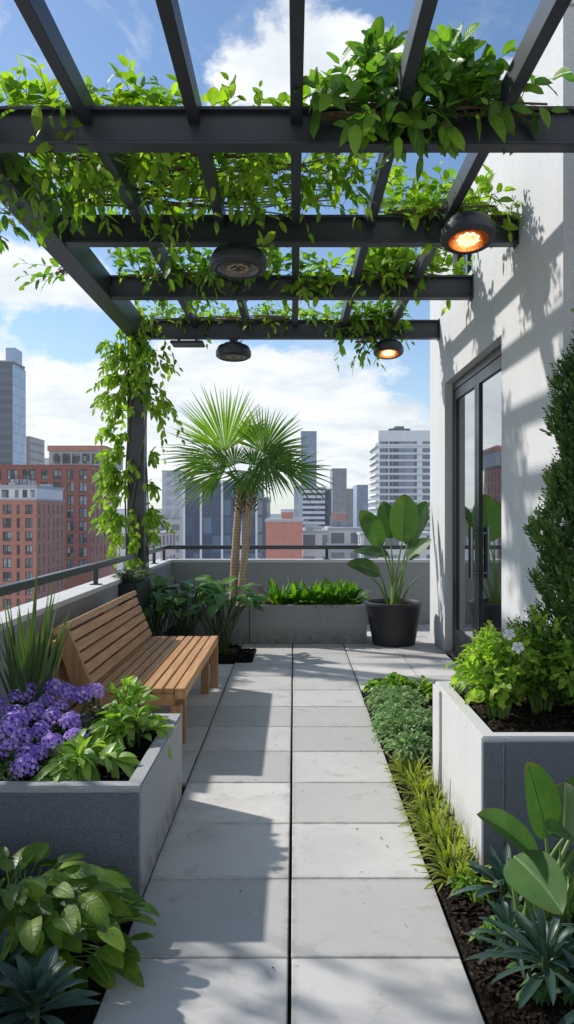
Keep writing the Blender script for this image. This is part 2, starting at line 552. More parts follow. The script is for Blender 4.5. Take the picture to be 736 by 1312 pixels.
M = {}
M['steel'] = m_plain('slate_powder_coat', (.030, .034, .044), .42, .5, 0, .2, 3.0, .05, 300)
M['steel2'] = m_plain('black_metal', (.016, .018, .022), .38, .5, 0, .2, 8.0)
M['frame'] = m_plain('door_frame_metal', (.012, .014, .018), .35, .5, 0, .15, 4.0)
M['rail'] = m_plain('rail_metal', (.045, .055, .068), .28, .6, .2, .2, 5.0)
M['handle'] = m_plain('brushed_handle', (.30, .31, .33), .28, .5, .9, .1, 9.0)
M['wall'] = m_stucco('white_render', (.60, .60, .60), 90, .10, .9, .13, splash=.45)
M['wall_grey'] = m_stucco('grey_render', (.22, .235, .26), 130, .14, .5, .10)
M['parapet'] = m_stucco('parapet_render', (.30, .305, .315), 150, .16, .5, .12, splash=.5)
M['coping'] = m_stucco('pale_coping', (.60, .60, .60), 180, .08, .25, .10)
M['concrete'] = m_stucco('planter_concrete', (.40, .405, .415), 190, .20, .6, .14, splash=.8)
M['concrete_white'] = m_stucco('pale_planter_concrete', (.60, .595, .585), 170, .14, .6, .12, splash=.65)
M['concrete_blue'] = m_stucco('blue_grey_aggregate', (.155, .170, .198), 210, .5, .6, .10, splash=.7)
M['concrete_dark'] = m_stucco('grey_planter_concrete', (.31, .315, .325), 170, .16, .5, .12, splash=.8)
M['pot'] = m_plain('charcoal_pot', (.028, .029, .032), .5, .4, 0, .25, 5.0, .15, 160)
M['tile'] = m_tile()
M['gap'] = m_plain('joint_dark', (.022, .020, .018), .95, .1, 0, .9, 40)
M['wood'] = m_wood('teak', (.37, .18, .068), (.70, .40, .175), 'y')
M['wood_z'] = m_wood('teak_upright', (.30, .145, .06), (.55, .31, .145), 'z')
M['soil'] = m_soil('mulch', (.016, .011, .008), (.125, .078, .052))
M['soil_dark'] = m_soil('dark_mulch', (.006, .005, .004), (.03, .022, .016))
M['glass'] = m_glass_dark('dark_glass')
M['palm_trunk'] = m_bark('palm_bark', (.22, .15, .10), (.62, .47, .33), 26)
M['twig'] = m_bark('vine_stem', (.07, .05, .03), (.22, .16, .09), 5)
M['stalk'] = m_plain('green_stalk', (.14, .24, .05), .5, .4, 0, .3, 12)
M['stalk_dark'] = m_plain('dark_stalk', (.045, .07, .022), .6, .3, 0, .3, 12)
# foliage
M['vine'] = m_leaf('vine_leaf', (.035, .09, .015), (.105, .235, .03), (.29, .45, .055), .25, .46, .42)
M['vine_far'] = m_leaf('vine_leaf_bright', (.045, .11, .016), (.155, .30, .036), (.40, .54, .07), .2, .52, .45)
M['clump'] = m_leaf('clump_leaf', (.032, .09, .022), (.088, .205, .036), (.25, .43, .06), .25, .44, .36)
M['palm'] = m_leaf('palm_leaf', (.035, .10, .018), (.095, .215, .03), (.26, .43, .055), .3, .36, .38, nveins=1)
M['banana'] = m_leaf('banana_leaf', (.024, .068, .020), (.055, .130, .034), (.11, .21, .058), .25, .32, .46, .38, 34)
M['hosta'] = m_leaf('broad_dark_leaf', (.024, .08, .02), (.07, .18, .04), (.18, .34, .07), .3, .34, .44, .42, 8)
M['heart'] = m_leaf('heart_leaf', (.024, .072, .014), (.085, .19, .024), (.32, .46, .045), .2, .38, .4, .45, 7)
M['lanced'] = m_leaf('blue_green_leaf', (.022, .055, .042), (.042, .095, .072), (.10, .17, .13), .35, .2, .38, .5, 1, tcol=(1.0, 1.4, .8))
M['bright'] = m_leaf('bright_leaf', (.08, .18, .025), (.21, .38, .05), (.44, .60, .10), .2, .45, .42)
M['variegated'] = m_leaf('pale_edged_leaf', (.065, .165, .028), (.18, .34, .055), (.38, .54, .13), .35, .34, .4, .45, 8)
M['dusty'] = m_leaf('silver_leaf', (.10, .20, .075), (.21, .36, .14), (.42, .56, .30), .2, .32, .6, .25, 4, tcol=(1.1, 1.3, .8))
M['grassy'] = m_leaf('yellow_green_blade', (.07, .13, .015), (.20, .28, .035), (.42, .46, .08), .3, .34, .45, .4, 1, edge=(.42, .46, .12))
M['spiky'] = m_leaf('sword_leaf', (.03, .075, .03), (.075, .14, .05), (.17, .25, .08), .2, .2, .4, .45, 1, edge=(.18, .24, .07))
M['fern'] = m_leaf('fern_leaf', (.035, .115, .014), (.09, .235, .026), (.2, .4, .04), .2, .38, .42, .4, 3)
M['conifer'] = m_leaf('conifer_needle', (.022, .062, .02), (.065, .145, .038), (.17, .29, .065), .1, .22, .6, .3, 1)
M['phlox_leaf'] = m_leaf('phlox_leaf', (.018, .055, .016), (.045, .11, .028), (.12, .22, .05), .25, .3, .42)
M['greyleaf'] = m_leaf('grey_green_leaf', (.03, .055, .035), (.075, .115, .08), (.17, .23, .16), .2, .25, .5)
M['purple'] = m_leaf('violet_petal', (.23, .12, .62), (.45, .29, .88), (.72, .58, .97), .1, .3, .6, .2, 1, tcol=(1.2, 1.1, 1.3))
M['pink'] = m_leaf('pink_petal', (.35, .03, .10), (.6, .07, .2), (.75, .25, .32), .1, .3, .6, .2, 1, tcol=(1.3, .9, 1.0))
M['white_petal'] = m_leaf('white_petal', (.6, .58, .6), (.75, .74, .75), (.85, .85, .85), .05, .3, .6, .2, 1, tcol=(1.1, 1.1, 1.1))
M['dry'] = m_leaf('dry_leaf', (.03, .02, .012), (.07, .045, .02), (.12, .11, .03), .2, .2, .7, .2)
# ------------------------------------------------------------------ terrace, paving, parapets
XL, XW = -1.72, 1.68            # inner faces of the left parapet and of the building wall
YB = 11.1                       # inner face of the end parapet

# slab with a dark joint bed
tag(MB().box(XL - .2, 7.0, -4.0, YB + .22, -.5, -.03).build('terrace_slab', M['gap']), kind='structure')
tag(MB().box(XL - .17, 6.98, -3.98, YB + .19, -40, -.504).build('host_block', M['wall_grey']), kind='structure')

# paving: 0.6 m slabs; joints kept as real gaps, beds left open
P = MB()
cols = [(-1.715, -1.222), (-1.218, -.622), (-.613, -.021), (-.009, .582), (.592, 1.180), (1.186, 1.676)]
rows = [2.77 + .6 * i for i in range(-9, 15)]
g = .0035
for ci, (x0, x1) in enumerate(cols):
    for y0 in rows:
        y1 = y0 + .6
        if ci == 4 and y0 < 6.9: continue
        if ci == 5 and y0 < 4.5: continue
        if ci < 2 and (y0 + .3) < 4.3: continue
        if ci == 0 and y0 > 8.0: continue
        if ci == 1 and 8.0 < y0 < 9.2: continue
        P.cur = R.random()
        dz = R.normal() * .0008
        P.box(x0 + R.normal() * .0006, x1 + R.normal() * .0006, y0 + g, min(y1 - g, YB - .004), -.028, dz)
# the corner slabs past the wall's return
P.cur = .5
P.box(1.682, 4.3, 9.806, 10.4, -.028, 0); P.box(1.682, 4.3, 10.407, YB - .004, -.028, 0)
o = P.build('paving', M['tile'], bevel=.004, seg=1)
tag(o, kind='structure')


def soil_sheet(name, x0, x1, y0, y1, z, amp, mat, nchip, parent=None, res=.05):
    nx, ny = max(3, int((x1 - x0) / res)), max(3, int((y1 - y0) / res))
    xs, ys = np.linspace(x0, x1, nx), np.linspace(y0, y1, ny)
    mb = MB()
    H = R.normal(size=(ny, nx)) * amp
    H = (H + np.roll(H, 1, 0) + np.roll(H, 1, 1) + np.roll(H, -1, 0)) / 2.2
    H[0] *= 0; H[-1] *= 0; H[:, 0] *= 0; H[:, -1] *= 0
    mb.add([(xs[i], ys[j], z + H[j, i]) for j in range(ny) for i in range(nx)],
           [(j * nx + i, j * nx + i + 1, (j + 1) * nx + i + 1, (j + 1) * nx + i) for j in range(ny - 1) for i in range(nx - 1)])
    for _ in range(nchip):
        x, y = R.uniform(x0 + .03, x1 - .03), R.uniform(y0 + .03, y1 - .03)
        a = R.uniform(0, 6.28); l, w, h = R.uniform(.012, .035), R.uniform(.006, .014), R.uniform(.003, .007)
        c, s_ = math.cos(a), math.sin(a); tl = R.normal() * .25
        zz = z + amp * .5 + R.uniform(0, amp)
        def q(u, v, k): return (x + c * u - s_ * v, y + s_ * u + c * v, zz + k + u * tl)
        mb.hexa([q(-l, -w, 0), q(l, -w * .6, 0), q(l * .8, w, 0), q(-l, w * .7, 0)], [q(-l, -w, h), q(l, -w * .6, h), q(l * .8, w, h), q(-l, w * .7, h)])
    return mb.build(name, mat, parent)


tag(soil_sheet('mulch_bed', .595, .800, 1.2, 3.375, -.012, .012, M['soil'], 420), kind='structure')
tag(soil_sheet('mulch_bed', .800, 2.6, 1.2, 3.375, -.012, .012, M['soil'], 500), kind='structure')
tag(soil_sheet('mulch_bed', .595, .798, 3.378, 4.5, -.012, .012, M['soil'], 260), kind='structure')
tag(soil_sheet('mulch_bed', .595, 1.180, 4.503, 6.965, -.012, .012, M['soil'], 500), kind='structure')
tag(soil_sheet('mulch_bed', XL + .004, -.634, .6, 3.165, -.012, .012, M['soil_dark'], 500), kind='structure')
tag(soil_sheet('mulch_bed', XL + .004, -.64, 8.17, 9.42, -.004, .012, M['soil_dark'], 500), kind='structure')
tag(soil_sheet('mulch_bed', -.636, -.43, 8.22, 9.05, .006, .005, M['soil_dark'], 160, None, .03), kind='structure')


def parapet(label, wall_box, cop_box, outer):
    t = thing('parapet_wall', ((wall_box[0] + wall_box[1]) / 2, (wall_box[2] + wall_box[3]) / 2, -.03), label, 'parapet')
    MB().box(*wall_box, -.03, .865).build('wall', M['parapet'], t)
    MB().box(*cop_box, .865, .905).build('coping', M['coping'], t, bevel=.004)
    return t


parapet('grey rendered parapet with pale coping running along the left behind the wooden bench', (XL - .2, XL, -4, YB), (XL - .21, XL + .012, -4, YB - .012), None)
parapet('grey rendered end parapet crossing behind the palm tree and black pot', (XL - .2, 7.0, YB, YB + .2), (XL - .21, 7.0, YB - .012, YB + .21), None)


def handrail(label, a, b, posts, z=1.075):
    t = thing('handrail', (a[0], a[1], .905), label, 'railing')
    if a[0] == b[0]:
        MB().box(a[0] - .03, a[0] + .03, a[1], b[1], z - .028, z + .028).build('rail', M['rail'], t, bevel=.006)
    else:
        MB().box(a[0], b[0], a[1] - .03, a[1] + .03, z - .028, z + .028).build('rail', M['rail'], t, bevel=.006)
    for x, y in posts:
        m = MB().box(x - .018, x + .018, y - .018, y + .018, .905, z - .0285)
        m.box(x - .045, x + .045, y - .045, y + .045, .905, .913)
        m.build('post', M['steel2'], t)
    return t


XR = -1.80
handrail('dark flat handrail above the left parapet, near stretch in front of the vine post', (XR, -4), (XR, 9.03), [(XR, y) for y in (-2.0, 1.2, 4.2, 7.2)])
handrail('short dark handrail on the left parapet between the vine post and the corner', (XR, 9.27), (XR, YB + .12), [(XR, 10.2), (XR, 10.98)])
handrail('dark handrail across the far end parapet behind the palm tree', (XR + .031, YB + .09), (7.0, YB + .09), [(x, YB + .09) for x in (.46, 2.27, 4.3, 6.3)])

# ------------------------------------------------------------------ pergola
pg = thing('pergola', (0, 5, 0), 'dark slate steel pergola with cross beams and slim rafters over the terrace', 'pergola')
ZB, ZT = 3.575, 3.785


def ibeam(x0, x1, yc, name='beam', half=.055):
    m = MB()
    h, f, w = half, .020, .012
    pts = [(yc - h, ZB), (yc + h, ZB), (yc + h, ZB + f), (yc + w, ZB + f), (yc + w, ZT - f), (yc + h, ZT - f), (yc + h, ZT), (yc - h, ZT), (yc - h, ZT - f), (yc - w, ZT - f), (yc - w, ZB + f), (yc - h, ZB + f)]
    m.prism(pts, 'x', x0, x1)
    m.box(x1, x1 + .012, yc - h - .01, yc + h + .01, ZB - .012, ZT + .012)
    return m.build(name, M['steel'], pg, bevel=.003, seg=1)


YC = [4.40, 5.98, 7.48, 9.19]
ibeam(XL + .003, 2.42, YC[0])
for y in YC[1:]: ibeam(XL + .003, XW - .0125, y)
for y in (2.85, 1.3): ibeam(XL + .003, 2.42, y)
MB().box(-1.90, XL, -.6, 9.29, ZB - .012, ZT + .006).build('side_beam', M['steel'], pg, bevel=.004, seg=1)
MB().box(2.436, 2.6, -.6, 4.94, ZB - .012, ZT + .006).build('side_beam', M['steel'], pg, bevel=.004, seg=1)
for x in (-1.145, -.55, .013, .573, 1.134):
    MB().box(x - .033, x + .033, -.6, 9.28, 3.702, 3.842).build('rafter', M['steel'], pg, bevel=.004, seg=1)


def post(x0, x1, y0, y1, z0):
    m = MB().box(x0, x1, y0, y1, z0, ZB - .0125)
    m.box(x0 - .03, x1 + .03, y0 - .03, y1 + .03, z0, z0 + .012)
    return m.build('post', M['steel'], pg, bevel=.004, seg=1)


post(-1.905, -1.715, 9.05, 9.25, .906)
post(-1.905, -1.735, 2.76, 2.94, .906)
post(2.44, 2.6, 1.2, 1.4, -.012)


# ------------------------------------------------------------------ patio heaters
def heater(label, x, y, ztop, r, h, lit, drop=.03, tilt=0.0, group='round heat lamps under the pergola'):
    t = thing('heat_lamp', (x, y, ztop), label, 'heat lamp', group)
    rot = Matrix.Rotation(tilt, 3, 'X')
    z0 = -drop
    c = (x, y, ztop)
    def L(prof): return MB().lathe(prof, c, 40, rot)
    L([(.0, z0), (r * .55, z0), (r * .62, z0 - h * .12), (r * .86, z0 - h * .2), (r * .93, z0 - h * .34), (r * .93, z0 - h * .5)]).build('housing', M['steel2'], t, smooth=True)
    L([(r * .93, z0 - h * .5), (r, z0 - h * .53), (r, z0 - h * .82), (r * .97, z0 - h * .9), (r * .86, z0 - h * .95)]).build('ring', M['steel'], t, smooth=True)
    L([(r * .86, z0 - h * .95), (r * .84, z0 - h), (r * .74, z0 - h), (r * .71, z0 - h * .95)]).build('bezel', M['steel2'], t, smooth=True)
    L([(r * .71, z0 - h * .95), (r * .6, z0 - h * .84), (r * .25, z0 - h * .78), (0, z0 - h * .78)]).build('reflector', M['reflector_lit'] if lit else M['reflector'], t, smooth=True)
    e = MB()
    ring = [(math.cos(q) * r * (.34 + .05 * math.sin(q * 9)), math.sin(q) * r * (.34 + .05 * math.sin(q * 9)), z0 - h * .90) for q in np.linspace(0, 6.1, 40)]
    e.tube([tuple(np.array(rot @ Vector(p)) + np.array(c)) for p in ring], .008, 6)
    for q in (.5, 2.6, 4.7):
        e.tube([tuple(np.array(rot @ Vector(p)) + np.array(c)) for p in ((math.cos(q) * r * .08, math.sin(q) * r * .08, z0 - h * .86), (math.cos(q) * r * .36, math.sin(q) * r * .36, z0 - h * .90))], .006, 6)
    e.build('heating_element', M['glow'] if lit else M['element'], t, smooth=True)
    cb = MB().tube([(x + .03, y, ztop + z0), (x + .07, y + .01, ztop + z0 * .4), (x + .10, y + .02, ztop - .004)], .006, 6)
    cb.build('cable', M['gap'], t, smooth=True)
    b = MB()
    b.box(x - .05, x + .05, y - .05, y + .05, ztop - .008, ztop)
    b.tube([(x, y, ztop - .004), (x, y, ztop + z0 - .004)], .014, 10)
    b.build('bracket', M['steel2'], t)
    return t


M['reflector'] = m_plain('dull_reflector', (.20, .19, .18), .35, .5, .6, .2, 20)
M['element'] = m_plain('heater_rod', (.40, .30, .20), .4, .4, .3, .3, 30)
M['reflector_lit'] = m_glow('warm_reflector', .13)
M['glow'] = m_emit('glowing_element', (1.0, .72, .40), 2.6)
heater('large unlit round heat lamp under the second pergola beam', -.42, 5.98, ZB - .012, .215, .165, False, .02, math.radians(-5))
heater('large glowing orange heat lamp on the right end of the second pergola beam', 1.245, 5.72, 3.70, .195, .17, True, .045, math.radians(-15))
heater('small unlit round heat lamp hanging under the far pergola beam near the palm', -.70, 9.19, ZB - .012, .205, .165, False, .05, math.radians(-4))
heater('small glowing orange heat lamp hanging under the far pergola beam beside the building', 1.09, 9.19, ZB - .012, .175, .15, True, .03, math.radians(-13))
fx = thing('flat_fixture', (-1.23, 9.19, ZB), 'thin flat dark fixture plate under the left end of the far beam', 'light fixture')
m = MB().box(-1.42, -1.04, 9.05, 9.33, ZB - .075, ZB - .045); m.build('plate', M['steel2'], fx, bevel=.01)
for x in (-1.33, -1.13): MB().box(x - .015, x + .015, 9.15, 9.19, ZB - .0445, ZB - .0135).build('bracket', M['steel2'], fx)

# ------------------------------------------------------------------ building
bd = thing('rooftop_building', (XW, 7.4, 0), 'white rendered building wall on the right with a tall glazed black double door', 'building')
Y0, Y1, ZR = 4.95, 9.80, 4.72
DY0, DY1, DZ = 6.42, 8.84, 3.0
UY0, UY1, UZ0, UZ1 = 7.45, 8.40, 3.86, 4.32
w = MB()
T = .16
# the lit face as butted slabs round the door and the upper window
w.box(XW, XW + T, Y0, DY0, -.03, ZR); w.box(XW, XW + T, DY1, Y1, -.03, ZR)
w.box(XW, XW + T, DY0, DY1, DZ, UZ0)
w.box(XW, XW + T, DY0, UY0, UZ0, UZ1); w.box(XW, XW + T, UY1, DY1, UZ0, UZ1)
w.box(XW, XW + T, DY0, DY1, UZ1, ZR)
w.box(XW + T, 6.9, Y1 - T, Y1, -.03, ZR)
w.box(XW + T, 6.9, Y0 + T, Y1 - T, ZR - .3, ZR - .1)
w.build('wall', M['wall'], bd)
MB().box(XW + T, 6.9, Y0, Y0 + T, -.03, ZR).build('end_wall', M['wall_grey'], bd)  # face turned from the sun, its shade put into a darker grey
MB().box(XW - .02, 6.92, Y0 - .02, Y1 + .02, ZR, ZR + .05).build('roof_coping', M['coping'], bd, bevel=.005)
MB().box(XW + .55, XW + .6, DY0, DY1, 0, DZ).build('inner_screen', M['gap'], bd)
DX = XW + .085
fr = MB()
fr.box(DX, DX + .07, DY0 + .002, DY0 + .06, 0, DZ - .002); fr.box(DX, DX + .07, DY1 - .06, DY1 - .002, 0, DZ - .002)
fr.box(DX, DX + .07, DY0 + .06, DY1 - .06, DZ - .09, DZ - .002); fr.box(DX - .06, DX + .07, DY0 + .06, DY1 - .06, 0, .035)
dfr = fr.build('door_frame', M['frame'], bd, bevel=.004, seg=1)
YM = 7.70
for (a, b) in ((DY0 + .062, YM - .003), (YM + .003, DY1 - .062)):
    z0, z1 = .04, DZ - .094
    x0, x1 = DX + .008, DX + .06
    m = MB()
    m.box(x0, x1, a, a + .09, z0, z1); m.box(x0, x1, b - .09, b, z0, z1)
    m.box(x0, x1, a + .09, b - .09, z1 - .11, z1); m.box(x0, x1, a + .09, b - .09, z0, z0 + .24)
    d = m.build('door', M['frame'], bd, bevel=.003, seg=1)
    MB().box(x0 + .02, x0 + .034, a + .088, b - .088, z0 + .238, z1 - .108).build('glass', M['glass'], d)
    s = 1 if a < YM - .5 else -1
    hy = (b - .05) if s == 1 else (a + .05)
    hd = MB(); hx = x0 - .055
    hd.tube([(hx, hy, .92), (hx, hy, 1.42)], .014, 10)
    for hz in (.98, 1.36): hd.tube([(hx, hy, hz), (x0 + .002, hy, hz)], .009, 8)
    hd.build('handle', M['handle'] if s == 1 else M['steel2'], d, smooth=True)
uw = MB()
for (a, b, c, e) in ((UY0, UY0 + .05, UZ0, UZ1), (UY1 - .05, UY1, UZ0, UZ1), (UY0 + .05, UY1 - .05, UZ0, UZ0 + .05), (UY0 + .05, UY1 - .05, UZ1 - .05, UZ1), ((UY0 + UY1) / 2 - .02, (UY0 + UY1) / 2 + .02, UZ0 + .05, UZ1 - .05)):
    uw.box(XW + .05, XW + .1, a, b, c, e)
wo = uw.build('upper_window', M['frame'], bd)
MB().box(XW + .07, XW + .08, UY0 + .02, UY1 - .02, UZ0 + .02, UZ1 - .02).build('pane', M['glass'], wo)


# ------------------------------------------------------------------ planters
def planter(label, x0, x1, y0, y1, h, t, mat, soil_h, soil_mat, chips, extra=None, group='concrete planters on the terrace'):
    p = thing('concrete_planter', ((x0 + x1) / 2, (y0 + y1) / 2, 0), label, 'planter', group)
    m = MB()
    o_ = [(x0, y0), (x1, y0), (x1, y1), (x0, y1)]; i_ = [(x0 + t, y0 + t), (x1 - t, y0 + t), (x1 - t, y1 - t), (x0 + t, y1 - t)]
    vs = [(a, b, .001) for a, b in o_] + [(a, b, h) for a, b in o_] + [(a, b, h) for a, b in i_] + [(a, b, soil_h - .06) for a, b in i_]
    fs = []
    for k in range(4):
        k2 = (k + 1) % 4
        fs += [(k, k2, 4 + k2, 4 + k), (4 + k, 4 + k2, 8 + k2, 8 + k), (8 + k, 8 + k2, 12 + k2, 12 + k)]
    fs += [(3, 2, 1, 0), (12, 13, 14, 15)]
    m.add(vs, fs)
    m.build('trough', mat, p, bevel=.006)
    if extra: extra(p)
    soil_sheet('soil', x0 + t + .001, x1 - t - .001, y0 + t + .001, y1 - t - .001, soil_h, .012, soil_mat, chips, p)
    return p


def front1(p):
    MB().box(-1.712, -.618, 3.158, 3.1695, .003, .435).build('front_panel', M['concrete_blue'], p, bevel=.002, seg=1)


planter('grey concrete planter holding the purple flowers in front of the bench', -1.715, -.612, 3.17, 4.33, .46, .066, M['concrete'], .40, M['soil_dark'], 300, front1)


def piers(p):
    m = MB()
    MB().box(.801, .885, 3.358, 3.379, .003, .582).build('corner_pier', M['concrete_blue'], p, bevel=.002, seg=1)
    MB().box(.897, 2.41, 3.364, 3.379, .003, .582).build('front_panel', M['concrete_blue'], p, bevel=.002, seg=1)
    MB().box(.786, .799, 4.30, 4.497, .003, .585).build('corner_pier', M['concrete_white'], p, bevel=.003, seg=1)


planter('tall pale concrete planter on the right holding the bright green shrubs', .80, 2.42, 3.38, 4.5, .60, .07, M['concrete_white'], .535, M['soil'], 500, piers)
planter('dark grey concrete planter holding the palm tree at the far end', -1.25, -.534, 9.44, 10.1, .455, .055, M['concrete_dark'], .40, M['soil_dark'], 120)
planter('long grey concrete planter full of ferns at the far end', -.528, .866, 9.43, 10.1, .46, .055, M['concrete_dark'], .405, M['soil_dark'], 150)

# hanging trough on the left parapet beside the post
ht = thing('hanging_trough', (-1.63, 8.15, .62), 'dark trough hung inside the left parapet beyond the bench back', 'planter box')
m = MB(); m.box(-1.714, -1.54, 7.75, 8.5, .60, .86); m.build('trough', M['steel2'], ht, bevel=.008)
for y in (7.95, 8.3):
    MB().prism([(-1.60, .861), (-1.60, .869), (-1.706, .869), (-1.706, .918), (-1.76, .918), (-1.76, .909), (-1.7145, .909), (-1.7145, .861)], 'y', y - .015, y + .015).build('hook', M['steel2'], ht)

# round black pot
pt = thing('plant_pot', (1.185, 9.42, 0), 'tapered charcoal round pot holding the big paddle leaf plant', 'pot')
MB().lathe([(0, .001), (.235, .001), (.25, .012), (.33, .455), (.345, .47), (.345, .5), (.335, .508), (.31, .508), (.30, .49), (.295, .44), (0, .44)], (1.185, 9.42, 0), 56).build('vessel', M['pot'], pt, smooth=True)
m = MB().lathe([(0, .47), (.15, .468), (.297, .455)], (1.185, 9.42, 0), 24)
for _ in range(160):
    a, r = R.uniform(0, 6.28), .28 * R.random() ** .5
    x, y = 1.185 + r * math.cos(a), 9.42 + r * math.sin(a); l = R.uniform(.008, .02)
    m.box(x - l, x + l, y - l * .6, y + l * .6, .455, .472 + R.random() * .008)
m.build('soil', M['soil'], pt)

# ------------------------------------------------------------------ bench
bn = thing('wooden_bench', (-1.0, 6.0, 0), 'slatted teak bench with a sloping slatted back along the left parapet', 'bench')
BY0, BY1 = 4.97, 7.13
m = MB()
nsl = 8; xa, xb = -1.335, -.752; wsl = (xb - xa) / nsl
for i in range(nsl):
    m.board(xa + i * wsl + .006, xa + (i + 1) * wsl - .006, BY0 + .012, BY1 - .012, .418, .450 + R.normal() * .0006)
m.build('seat', M['wood'], bn, bevel=.003)
m = MB()
m.board(-.748, -.682, BY0 + .002, BY1 - .002, .385, .452); 
m.build('front_rail', M['wood'], bn, bevel=.004)
for y in (BY0, 5.6, 6.3, BY1 - .045):
    m = MB(); m.board(-1.30, -.75, y, y + .045, .345, .4165); m.build('cross_rail', M['wood'], bn, bevel=.003)
for (x, y) in ((-.775, BY0 + .008), (-.748, BY1 - .073), (-.80, BY1 - .33), (-.80, BY0 + .36), (-1.335, BY0 + .05), (-1.335, BY1 - .12)):
    m = MB(); m.board(x, x + .066, y, y + .07, .001, .384 if x > -.76 else .344); m.build('leg', M['wood_z'], bn, bevel=.004)
# leaning back: boards run lengthwise up a sloping plane
b0, b1 = np.array([-1.275, .455]), np.array([-1.425, .815])
ax = (b1 - b0) / np.linalg.norm(b1 - b0); nx = np.array([ax[1], -ax[0]])
Lb = np.linalg.norm(b1 - b0)
m = MB()
def slope(s0, s1, t0, t1, y0, y1):
    c = [b0 + ax * s + nx * t for s, t in ((s0, t0), (s1, t0), (s1, t1), (s0, t1))]
    m.cur = R.random(); m.prism([(p[0], p[1]) for p in c], 'y', y0, y1)
nb = 5; hb = (Lb - .012) / nb
for i in range(nb):
    slope(.008 + i * hb, .008 + (i + 1) * hb - .013, -.03, .0, BY0 + .055, BY1 + .02)
m.build('backrest', M['wood'], bn, bevel=.004)
m = MB()
slope(Lb + .001, Lb + .045, -.085, .012, BY0 - .01, BY1 + .03)
m.build('top_rail', M['wood'], bn, bevel=.005)
m = MB()
for y in (BY0, (BY0 + BY1) / 2, BY1 - .04):
    m = MB()
    c = [(b0 + ax * -.05 + nx * .012), (b0 + ax * Lb + nx * .008), (b0 + ax * Lb + nx * -.082), (b0 + ax * 0 + nx * -.11)]
    if y != BY0: c[0] = b0 + ax * .0 + nx * -.032; c[1] = b0 + ax * Lb + nx * -.032
    m.cur = R.random(); m.prism([tuple(q) for q in c], 'y', y, y + .05)
    m.build('back_upright', M['wood_z'], bn, bevel=.003)
m = MB()
for i in range(4):
    z = .10 + i * .165
    xo = -1.425 - .06 - (.02 * i if i else 0)
    m.board(-1.50 - .008 * i, -1.475 - .008 * i, BY0 + .0, BY1, z, z + .152)
m.build('rear_panel', M['wood'], bn, bevel=.003)
# ------------------------------------------------------------------ climbing plants on the pergola
VG = 'climbing vines on the pergola'


def vine(label, boxes, mat='vine', runners=None, Lr=(.10, .15), wr=.60, tint=(.1, .8), prof=ovate, stemr=.004, base=None, gd=.04, upv=None):
    """boxes: list of (n, (x0,x1,y0,y1,z0,z1), bias dir, spread, (len range), droop, nleaf)"""
    b0 = base if base is not None else [(boxes[0][1][0] + boxes[0][1][1]) / 2, (boxes[0][1][2] + boxes[0][1][3]) / 2, boxes[0][1][4]]
    t = thing('climbing_vine', tuple(b0), label, 'vine', VG)
    lv, mb = Leaves(), MB()
    for (n, bx, bias, spread, lr, droop, nl) in boxes:
        for _ in range(n):
            p0 = [R.uniform(bx[0], bx[1]), R.uniform(bx[2], bx[3]), R.uniform(bx[4], bx[5])]
            d = nrm(np.array(bias, float) + R.normal(size=3) * spread)
            L = R.uniform(*lr)
            P = shoot_path(p0, d, L, .55 * droop * R.uniform(.4, 1.6))
            leaf_shoot(lv, mb, P, max(3, int(nl * L / lr[1] + .5)), Lr, wr, tint, prof, .08, 1.25, .22, stemr * .6, gdown=gd, upv=upv)
    for rn in (runners or []):
        mb.tube(rn, np.linspace(stemr * 2.2, stemr * 1.2, len(rn)), 6)
    if runners is None:
        for (n, bx, *_r) in boxes[:2]:
            for k in range(5):
                xs = np.linspace(bx[0], bx[1], 12)
                mb.tube(np.stack([xs, R.uniform(bx[2], bx[3]) + np.cumsum(R.normal(size=12) * .012), bx[4] + .01 + np.abs(np.cumsum(R.normal(size=12) * .006))], 1), R.uniform(.004, .009), 6)
    lv.build('foliage', M[mat], t)
    mb.build('stem', M['twig'], t, smooth=True)
    return t


FU = (0, -.45, .8)
vine('bright leafy vine tops showing above the left part of the nearest pergola beam',
     [(55, (-1.66, -.75, 4.44, 4.80, 3.80, 3.88), (0, -.1, .8), .5, (.14, .32), .2, 8),
      (38, (-.75, .35, 4.47, 4.85, 3.80, 3.86), (0, 0, .65), .5, (.10, .22), .2, 6),
      (4, (-1.5, -1.2, 4.32, 4.36, 3.80, 3.84), (0, -.3, -.4), .3, (.2, .35), .6, 6)], 'vine_far', tint=(.3, 1), Lr=(.075, .17), wr=.62)
vine('thick dark leafy clump spilling over the right part of the nearest pergola beam',
     [(38, (.25, 1.22, 4.30, 4.45, 3.79, 3.88), (0, -.4, .5), .55, (.18, .38), .6, 7),
      (31, (.14, 1.36, 4.27, 4.36, 3.70, 3.86), (0, -.6, -.1), .5, (.14, .28), .5, 6),
      (16, (.35, .5, 4.32, 4.45, 3.86, 3.95), (0, -.1, 1), .35, (.18, .28), .2, 7),
      (18, (.65, 1.0, 4.32, 4.45, 3.84, 3.92), (0, -.1, 1), .35, (.18, .32), .2, 8)], 'clump', tint=(.1, 1), Lr=(.10, .215), wr=.60, upv=(0, -.8, .5))
